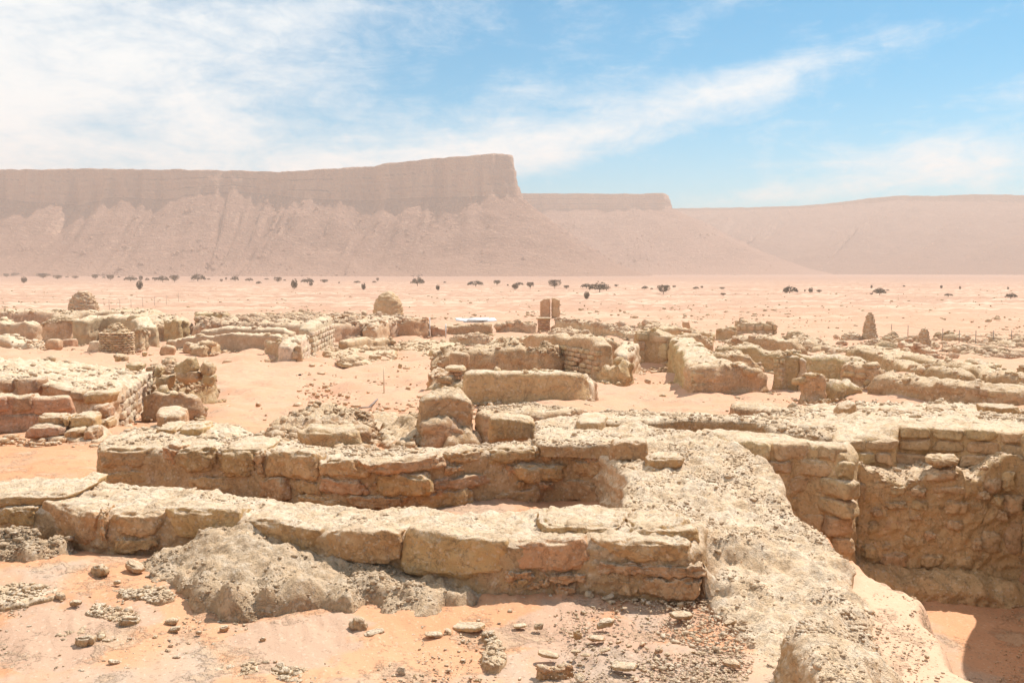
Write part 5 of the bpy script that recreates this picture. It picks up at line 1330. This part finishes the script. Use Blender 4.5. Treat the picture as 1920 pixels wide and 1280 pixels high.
fence('faint wire fence on posts beyond the far left walls', [(205, 582), (225, 581), (246, 579), (268, 576), (290, 574), (312, 571), (335, 566)], 0, 1.4, (1.3,))

# ------------------------------------------------------------------ stones lying on the near sand
FS = [(672, 1186, 34, 30, 'rounded grey stone on the sand under the mud heap', 'near_earth'), (880, 1188, 62, 14, 'thin flat flake lying on the open sand at centre', 'near_stone'), (1083, 1202, 14, 22, 'small brown stone standing on edge on the grey silt', 'red_stone'), (1118, 1208, 34, 16, 'flat oval stone right of the stone on edge', 'near_stone'),
      (1135, 1182, 34, 20, 'crumbly clod above the flat oval stone', 'near_earth'), (1080, 1230, 20, 8, 'dark slim flake left of the two pale flakes', 'red_stone'), (1098, 1238, 20, 14, 'pale flake, left of the pair at bottom centre', 'near_stone'), (1134, 1229, 22, 14, 'pale flake, right of the pair at bottom centre', 'near_stone'),
      (1028, 1238, 40, 10, 'jagged brown flake in the sand at bottom centre', 'red_stone'), (1105, 1124, 14, 14, 'white pebble at the foot of the nearest wall', 'pale_stone'), (1140, 1129, 24, 12, 'pale flat pebble right of the white pebble', 'pale_stone'), (1180, 1220, 12, 8, 'tiny red brown stone on the grey silt', 'red_stone'),
      (1235, 1229, 14, 12, 'small dark pitted stone at lower right sand', 'red_stone'), (752, 1268, 18, 20, 'white stone at the bottom edge', 'pale_stone'), (1160, 1212, 12, 6, 'slim flake between the clod and the wall', 'near_stone'), (240, 1180, 36, 26, 'grey clod on the sand left of the mud heap', 'near_earth'),
      (155, 1215, 34, 26, 'grey ragged clod at lower left', 'near_earth'), (112, 1128, 20, 16, 'small dark clod left of the mud heap', 'near_earth'), (140, 1140, 20, 14, 'pebble cluster clod beside the small dark clod', 'near_earth'), (320, 1175, 24, 12, 'low clod below the shadow of the mud heap', 'near_earth'), (326, 1190, 22, 12, 'second low clod below the shadow of the mud heap', 'near_earth'),
      (493, 1210, 10, 14, 'single small brown stone on bare sand', 'red_stone'), (420, 1188, 18, 14, 'small pale clod on bare sand', 'near_stone'), (372, 1194, 12, 8, 'tiny stone left of the small pale clod', 'near_stone'), (185, 1082, 34, 26, 'rough clod between the two mud heaps', 'near_earth'), (250, 1075, 40, 20, 'row of clods right of the rough clod between heaps', 'near_earth'),
      (220, 1100, 16, 10, 'little clod before the gap between heaps', 'near_earth'), (1278, 1165, 44, 14, 'low crumbly clod near the foot of the crusted slope', 'near_earth'), (1370, 1175, 26, 10, 'small flat clod at the right of the silt', 'near_earth'), (975, 1182, 26, 8, 'thin dark flake right of the long flat flake', 'red_stone'), (1010, 1184, 16, 14, 'small clod beside the thin dark flake', 'near_earth'),
      (1170, 1262, 50, 14, 'flat clod at the bottom edge centre', 'near_earth'), (1372, 1255, 34, 14, 'dark centred clod at the bottom right sand', 'near_stone'), (700, 1198, 40, 12, 'crumb ridge right of the rounded grey stone', 'near_earth'), (812, 1200, 34, 12, 'crumb patch between the grey stone and the flat flake', 'near_earth')]
for px, yb, w_, h_, lab, mt in FS:
    g = on_ground(px, yb); w = w_ / FPX * g[1]; h = max(0.02, h_ / FPX * g[1] * 0.8)
    g[2] += 0.02
    flat = 'fl' in lab and 'clod' not in lab
    o = place_stone(None, g + (0, w * 0.2, h * 0.3), w, min(h, w * 0.22) if flat else h, w * 0.6, RND.uniform(-.5, .5), mt, n=12, amp=(0.10 if flat else 0.2) * min(w, h), power=3.5, name='loose_flake' if flat else 'loose_stone', tilt=RND.uniform(-.2, .2))
    tag(o, lab, 'stone')

# small look-alike stones on the sand
pool = []
for i in range(8):
    V, F = stone_verts(1, 0.6, 0.8, 7, 300 + i, 2.8, 0.16, 0.5)
    o = link_mesh('pebble', V, F, 'crust_earth' if i % 2 else 'near_stone'); pool.append(o.data); bpy.data.objects.remove(o)
cl = [(RND.uniform(-20, 1400), RND.uniform(1120, 1290)) for _ in range(16)] + [(1300, 1180), (1250, 1250), (250, 1200), (80, 1150), (300, 1240), (180, 1250)]
for i in range(240):
    c = RND.choice(cl); px = c[0] + RND.gauss(0, 60); py = c[1] + RND.gauss(0, 22)
    if py > 1300 or py < 1100 or px > 1420 or px < -60: continue
    if 330 < px < 930 and py < 1180: continue
    g = on_ground(px, py); s = RND.lognormvariate(-3.95, 0.5)
    o = bpy.data.objects.new('loose_pebble', RND.choice(pool)); COL.objects.link(o)
    o.location = g + (0, 0, 0.012 + s * 0.15); o.scale = (s, s * RND.uniform(.6, 1), s * RND.uniform(.5, .9)); o.rotation_euler = (RND.uniform(-.3, .3), RND.uniform(-.3, .3), RND.uniform(0, 6.28))
    tag(o, 'small loose pebble scattered on the foreground sand', 'pebble', 'pebbles on the foreground sand')


def crust_flake(lab, pts, h=0.012, mat='near_earth'):
    O = []
    for px, py in pts:
        g = on_ground(px, py); O.append((g[0], g[1], g[2] + h + 0.015))
    r = slab('crust_patch', O, mat=mat, step=0.014, rr=0.01, amp=0.012, samp=0.012, flake=0.020, rag=0.06, batter=0.2)
    tag(r['obj'], lab, 'crust'); rubble_on(r, 260, 0.012, mat); return r
crust_flake('curled grey crust patch with dark edges at lower left', [(100, 1195), (150, 1185), (205, 1190), (225, 1205), (180, 1212), (140, 1200), (110, 1212)])
crust_flake('long grey crust patch left of the mud heap shadow', [(158, 1150), (200, 1130), (255, 1150), (262, 1170), (230, 1175), (190, 1160)])
crust_flake('broad pale crust patch at the left edge', [(-60, 1110), (60, 1095), (120, 1105), (100, 1125), (30, 1140), (-60, 1150)], 0.015)
crust_flake('white crust patch at the bottom left of centre', [(400, 1262), (440, 1248), (490, 1245), (500, 1262), (450, 1278), (410, 1275)], 0.012, 'near_earth')
crust_flake('white crust patch at the bottom beside the first', [(510, 1258), (580, 1262), (600, 1285), (520, 1290)], 0.012, 'near_earth')
crust_flake('pale crumb streak under the long flat flake', [(908, 1195), (935, 1205), (950, 1240), (930, 1262), (905, 1240), (915, 1215)], 0.012, 'near_earth')
crust_flake('flat cracked crust piece at the bottom centre', [(1000, 1262), (1060, 1250), (1090, 1258), (1060, 1272), (1010, 1276)], 0.02, 'near_stone')
crust_flake('grey crust patch hugging the left foot of the mud heap', [(215, 1100), (300, 1105), (330, 1128), (300, 1138), (250, 1128), (215, 1115)], 0.015)




# uncountable gravel
def gravel(name, n, px0, px1, py0, py1, size, mat, seed, lo=0.4, hi=3):
    rg = np.random.default_rng(seed); P = []
    xs = rg.uniform(px0, px1, n * 3); ys = rg.uniform(py0, py1, n * 3)
    D = np.stack([(xs - CX) / FPX, np.cos(PITCH) + (CY - ys) / FPX * np.sin(PITCH), -np.sin(PITCH) + (CY - ys) / FPX * np.cos(PITCH)], 1)
    ylo, yhi = None, None
    k = np.full(len(xs), 5.0)
    for _ in range(30):
        p = D * k[:, None]; g = ground_z(p[:, 0], p[:, 1]); k = 0.5 * k + 0.5 * (g - CAMZ) / D[:, 2]
    p = D * k[:, None]; p[:, 2] = ground_z(p[:, 0], p[:, 1])
    q = p * (1, 1, 0); sc = np.clip(p[:, 1] * 0.13, 0.5, 12)[:, None]
    dens = fbm(q / sc, 1.0, 3, 0.55, seed) + 0.25
    win = np.sin(np.pi * np.clip((xs - px0) / (px1 - px0), 0, 1)) ** 0.5 if px0 > 200 and px1 < 1800 else 1.0
    keep = rg.random(len(xs)) < np.clip(dens, 0.02, 1) * win ** 2; p = p[keep][:n]
    sz = size * np.clip(rg.lognormal(-0.3, 0.55, len(p)), lo, hi)
    p[:, 2] += sz * 0.15 + 0.004
    V, F = pebble_mesh(len(p), p, sz, seed)
    o = link_mesh(name, V, F, mat, smooth=False); tag(o, kind='stuff'); return o
gravel('gravel', 9000, -60, 1990, 1090, 1310, 0.006, 'near_earth', 31)
gravel('gravel', 5000, 1150, 1620, 1060, 1330, 0.008, 'crust_earth', 32)
gravel('gravel', 4000, -50, 1150, 640, 840, 0.05, 'near_stone', 33)
gravel('gravel', 2500, 1080, 1990, 640, 780, 0.04, 'near_stone', 34)
gravel('gravel', 2200, -60, 1990, 585, 660, 0.10, 'far_earth', 35)
gravel('gravel', 1800, -60, 1990, 540, 600, 0.16, 'far_earth', 36, 0.4, 2.0)
gravel('gravel', 2500, 1400, 1990, 630, 672, 0.16, 'far_earth', 37)

# ------------------------------------------------------------------ acacias on the plain
def crown_mesh(kind, seed):
    rg = np.random.default_rng(seed); n = 1500
    if kind == 'umbrella':
        th = rg.uniform(0, 6.283, n); r = np.sqrt(rg.random(n)); x = r * np.cos(th); y = r * np.sin(th); z = 0.36 + 0.60 * (1 - r ** 2.5) * rg.random(n) ** 0.7 + 0.07 * rg.normal(size=n)
        x *= 1 + 0.2 * np.sin(th * 3 + seed)
    elif kind == 'cone':
        h = rg.random(n) ** 0.6; th = rg.uniform(0, 6.283, n); r = np.sqrt(rg.random(n)) * np.sin(np.pi * (0.12 + 0.60 * h)) * (1 + 0.25 * np.sin(th * 2 + seed)); x = r * np.cos(th); y = r * np.sin(th); z = 0.22 + 0.72 * h + 0.04 * rg.normal(size=n)
    else:
        P = rg.normal(size=(n, 3)); P /= np.linalg.norm(P, axis=1)[:, None]; P *= (rg.random(n) ** 0.4)[:, None]; x, y, z = P[:, 0] * 0.85, P[:, 1] * 0.85, 0.52 + P[:, 2] * 0.46
    c = np.column_stack([x, y, z]); lump = fbm(c, 0.55, 2, 0.5, seed) > -0.18
    c = c[lump]; n = len(c)
    a = rg.normal(size=(n, 3)); b = rg.normal(size=(n, 3)); s = rg.uniform(0.03, 0.075, n)[:, None]
    a *= s / np.linalg.norm(a, axis=1)[:, None]; b *= s / np.linalg.norm(b, axis=1)[:, None]
    V = np.stack([c - a, c + b, c + a, c - b], 1).reshape(-1, 3)
    return V, np.arange(n * 4).reshape(-1, 4)


def trunk_mesh(kind, seed):
    rr = random.Random(seed); V = []; F = []
    def limb(a, b, r0, r1):
        a = Vector(a); b = Vector(b); d = (b - a).normalized(); u = d.orthogonal().normalized(); v = d.cross(u); k = len(V)
        for p, r in ((a, r0), (b, r1)):
            for j in range(5):
                t = j / 5 * 6.283; V.append(tuple(p + (u * math.cos(t) + v * math.sin(t)) * r))
        for j in range(5): F.append((k + j, k + (j + 1) % 5, k + 5 + (j + 1) % 5, k + 5 + j))
    fork = 0.22
    limb((0, 0, -0.1), (0.03, 0, fork), 0.05, 0.038)
    for j in range(6):
        t = j / 6 * 6.283 + rr.uniform(-.3, .3); q = 0.5 if kind != 'round' else 0.35
        m = (math.cos(t) * q * 0.5, math.sin(t) * q * 0.5, 0.45); limb((0.03, 0, fork), m, 0.032, 0.02); limb(m, (math.cos(t) * q * 1.2, math.sin(t) * q * 1.2, 0.72), 0.02, 0.008)
    return V, F


protos = {}
TL = {}
for kind in ('umbrella', 'cone', 'round'):
    for v in range(2):
        V, F = crown_mesh(kind, 50 + v * 7 + len(kind)); c = link_mesh('crown', V, F, 'leaf', smooth=False)
        V, F = trunk_mesh(kind, v); t_ = link_mesh('trunk', V, F, 'bark')
        protos[kind, v] = (c.data, t_.data); bpy.data.objects.remove(c); bpy.data.objects.remove(t_)
TREES = [(12, 520, 10, 6, 'cone'), (29, 518, 14, 6, 'umbrella'), (45, 531, 11, 11, 'round'), (81, 523, 18, 9, 'cone'), (108, 524, 12, 7, 'cone'), (126, 521, 5, 3, 'umbrella'), (141, 523, 9, 5, 'cone'), (178, 524, 11, 8, 'cone'), (195, 522, 5, 3, 'umbrella'), (207, 526, 13, 9, 'cone'), (223, 521, 5, 3, 'umbrella'),
         (245, 528, 20, 9, 'umbrella'), (264, 528, 8, 9, 'cone'), (262, 544, 12, 16, 'round'), (276, 527, 7, 5, 'umbrella'), (291, 527, 9, 6, 'cone'), (305, 529, 19, 10, 'umbrella'), (327, 530, 13, 12, 'cone'), (371, 528, 24, 12, 'umbrella'), (391, 525, 6, 3, 'umbrella'), (415, 529, 5, 5, 'cone'), (424, 526, 4, 5, 'cone'),
         (441, 528, 13, 9, 'umbrella'), (468, 528, 12, 6, 'umbrella'), (485, 533, 9, 5, 'umbrella'), (500, 525, 7, 3, 'umbrella'), (521, 530, 11, 9, 'cone'), (534, 527, 5, 3, 'umbrella'), (552, 542, 13, 17, 'round'), (577, 532, 20, 9, 'umbrella'), (583, 536, 8, 7, 'round'), (608, 531, 12, 6, 'cone'), (636, 532, 3, 3, 'cone'),
         (669, 531, 12, 4, 'umbrella'), (682, 544, 9, 12, 'round'), (702, 531, 6, 4, 'umbrella'), (708, 528, 5, 6, 'cone'), (783, 536, 22, 14, 'umbrella'), (821, 545, 8, 10, 'round'), (834, 531, 5, 3, 'umbrella'), (892, 537, 27, 9, 'umbrella'), (932, 536, 10, 9, 'cone'), (952, 536, 4, 3, 'round'), (966, 543, 13, 10, 'round'), (974, 536, 15, 6, 'umbrella'),
         (994, 542, 11, 11, 'cone'), (1040, 541, 18, 14, 'cone'), (1062, 542, 9, 6, 'cone'), (1100, 541, 20, 8, 'umbrella'), (1124, 548, 33, 16, 'umbrella'), (1156, 538, 7, 4, 'cone'), (1100, 562, 11, 14, 'round'), (1209, 543, 11, 6, 'umbrella'), (1222, 543, 5, 3, 'umbrella'), (1244, 551, 21, 14, 'cone'), (1264, 540, 7, 4, 'cone'),
         (1305, 543, 9, 5, 'umbrella'), (1316, 541, 5, 4, 'cone'), (1354, 543, 8, 4, 'cone'), (1356, 555, 8, 5, 'cone'), (1481, 551, 25, 12, 'umbrella'), (1474, 550, 10, 9, 'round'), (1520, 549, 9, 9, 'round'), (1509, 547, 3, 4, 'round'), (1536, 549, 9, 5, 'cone'), (1634, 553, 5, 3, 'cone'), (1649, 554, 21, 12, 'umbrella'), (1664, 546, 5, 3, 'umbrella'),
         (1778, 556, 14, 5, 'umbrella'), (1895, 560, 19, 9, 'umbrella'), (1765, 541, 5, 6, 'round'), (1800, 543, 4, 6, 'round'), (1890, 543, 4, 5, 'round'), (1634, 541, 4, 6, 'round'), (1695, 538, 5, 3, 'round')]
for i, (px, yb, w_, h_, kind) in enumerate(TREES):
    g = on_ground(px, yb); W = w_ / FPX * g[1] * 1.2; Hh = h_ / FPX * g[1] * 1.2
    c, t_ = protos[kind, i % 2]
    e = bpy.data.objects.new('acacia_tree' if kind != 'round' else 'desert_shrub', None); COL.objects.link(e); e.location = g; e.rotation_euler.z = 0.0
    e.scale = (W / 2, W / 2, Hh)
    k = {'umbrella': 'wide flat crowned', 'cone': 'funnel shaped', 'round': 'dense round'}[kind]
    LM = [(-10, 'the left edge of the photo'), (60, 'the large dark smooth wall'), (157, 'the broken topped cairn'), (220, 'the round tower'), (330, 'the leaning pillar'), (440, 'the rubble platform'), (545, 'the right end of the rubble platform'), (610, 'the bright lit side wall'), (672, 'the pink house wall'), (728, 'the beehive shaped cairn'), (820, 'the two white poles'), (888, 'the white boards'),
          (965, 'the jumbled wall of rocks'), (1030, 'the twin tower'), (1100, 'the tall coursed wall'), (1222, 'the open passage'), (1286, 'the small upright stone'), (1350, 'the rounded far left wall of the right cluster'), (1420, 'the row of square blocks'), (1520, 'the arched niche'), (1630, 'the tall pointed cairn'), (1732, 'the short ragged stone pile'), (1830, 'the middle of the right fence'), (1900, 'the last post of the right fence')]
    lx, ln = min(LM, key=lambda q: abs(q[0] - px)); dx = px - lx
    pos = ('straight above ' if abs(dx) < 9 else ('just left above ' if dx < 0 else 'just right above ') if abs(dx) < 30 else ('farther left above ' if dx < 0 else 'farther right above ')) + ln
    size = 'tiny' if w_ < 7 else 'small' if w_ < 14 else 'broad'
    auto = '%s %s %s %s' % (size, k, 'shrub' if kind == 'round' else 'acacia', pos)
    nn = TL.get(auto, 0); TL[auto] = nn + 1
    if nn: auto = auto.replace(size + ' ', size + ' second ', 1) if nn == 1 else auto.replace(size + ' ', size + ' third ', 1)
    big = {1124: 'widest dark flat crowned acacia on the plain right of the twin tower', 1244: 'large funnel shaped acacia alone right of the widest one', 262: 'round shrub standing in front of the tree line above the left track', 552: 'round shrub with a paler twin on top left of centre', 1100: 'round shrub alone nearer than the widest acacia' if yb > 550 else 'flat acacia touching the left side of the widest one',
           783: 'broad acacia above the beehive shaped cairn', 892: 'long low acacia in the middle of the tree line', 371: 'broad acacia at left with a bare gap on its right', 1481: 'broad acacia right of the middle of the right plain', 1649: 'rounded acacia above the tall pointed cairn', 1895: 'last dark acacia at the right edge of the plain', 1040: 'tall funnel shaped acacia left of the widest one'}
    tag(e, big.get(px) or auto, 'tree' if kind != 'round' else 'shrub', 'trees and shrubs on the plain')
    for nm, me in (('crown', c), ('trunk', t_)):
        o = bpy.data.objects.new(nm, me); COL.objects.link(o); o.parent = e; o.rotation_euler.z = RND.uniform(0, 6.28)

# ------------------------------------------------------------------ dusty air
def haze():
    m = bpy.data.materials.new('haze'); m.use_nodes = True; t = NT(m.node_tree); t.n.clear()
    out = t.new('ShaderNodeOutputMaterial'); v = t.new('ShaderNodeVolumePrincipled')
    v.inputs['Color'].default_value = (0.83, 0.69, 0.615, 1); v.inputs['Density'].default_value = HAZE; v.inputs['Anisotropy'].default_value = 0.2
    t.l.new(v.outputs[0], out.inputs['Volume'])
    try: m.cycles.homogeneous_volume = True
    except Exception: pass
    x0, x1, y0, y1, z0, z1 = -3300, 3300, -3300, 3300, -4.5, 140
    V = np.array([(x, y, z) for x in (x0, x1) for y in (y0, y1) for z in (z0, z1)], float)
    F = np.array([(0, 1, 3, 2), (4, 6, 7, 5), (0, 4, 5, 1), (2, 3, 7, 6), (0, 2, 6, 4), (1, 5, 7, 3)])
    MATS['haze'] = m
    o = link_mesh('haze', V, F, 'haze', smooth=False); o['kind'] = 'stuff'
HAZE = 0.00058
haze()
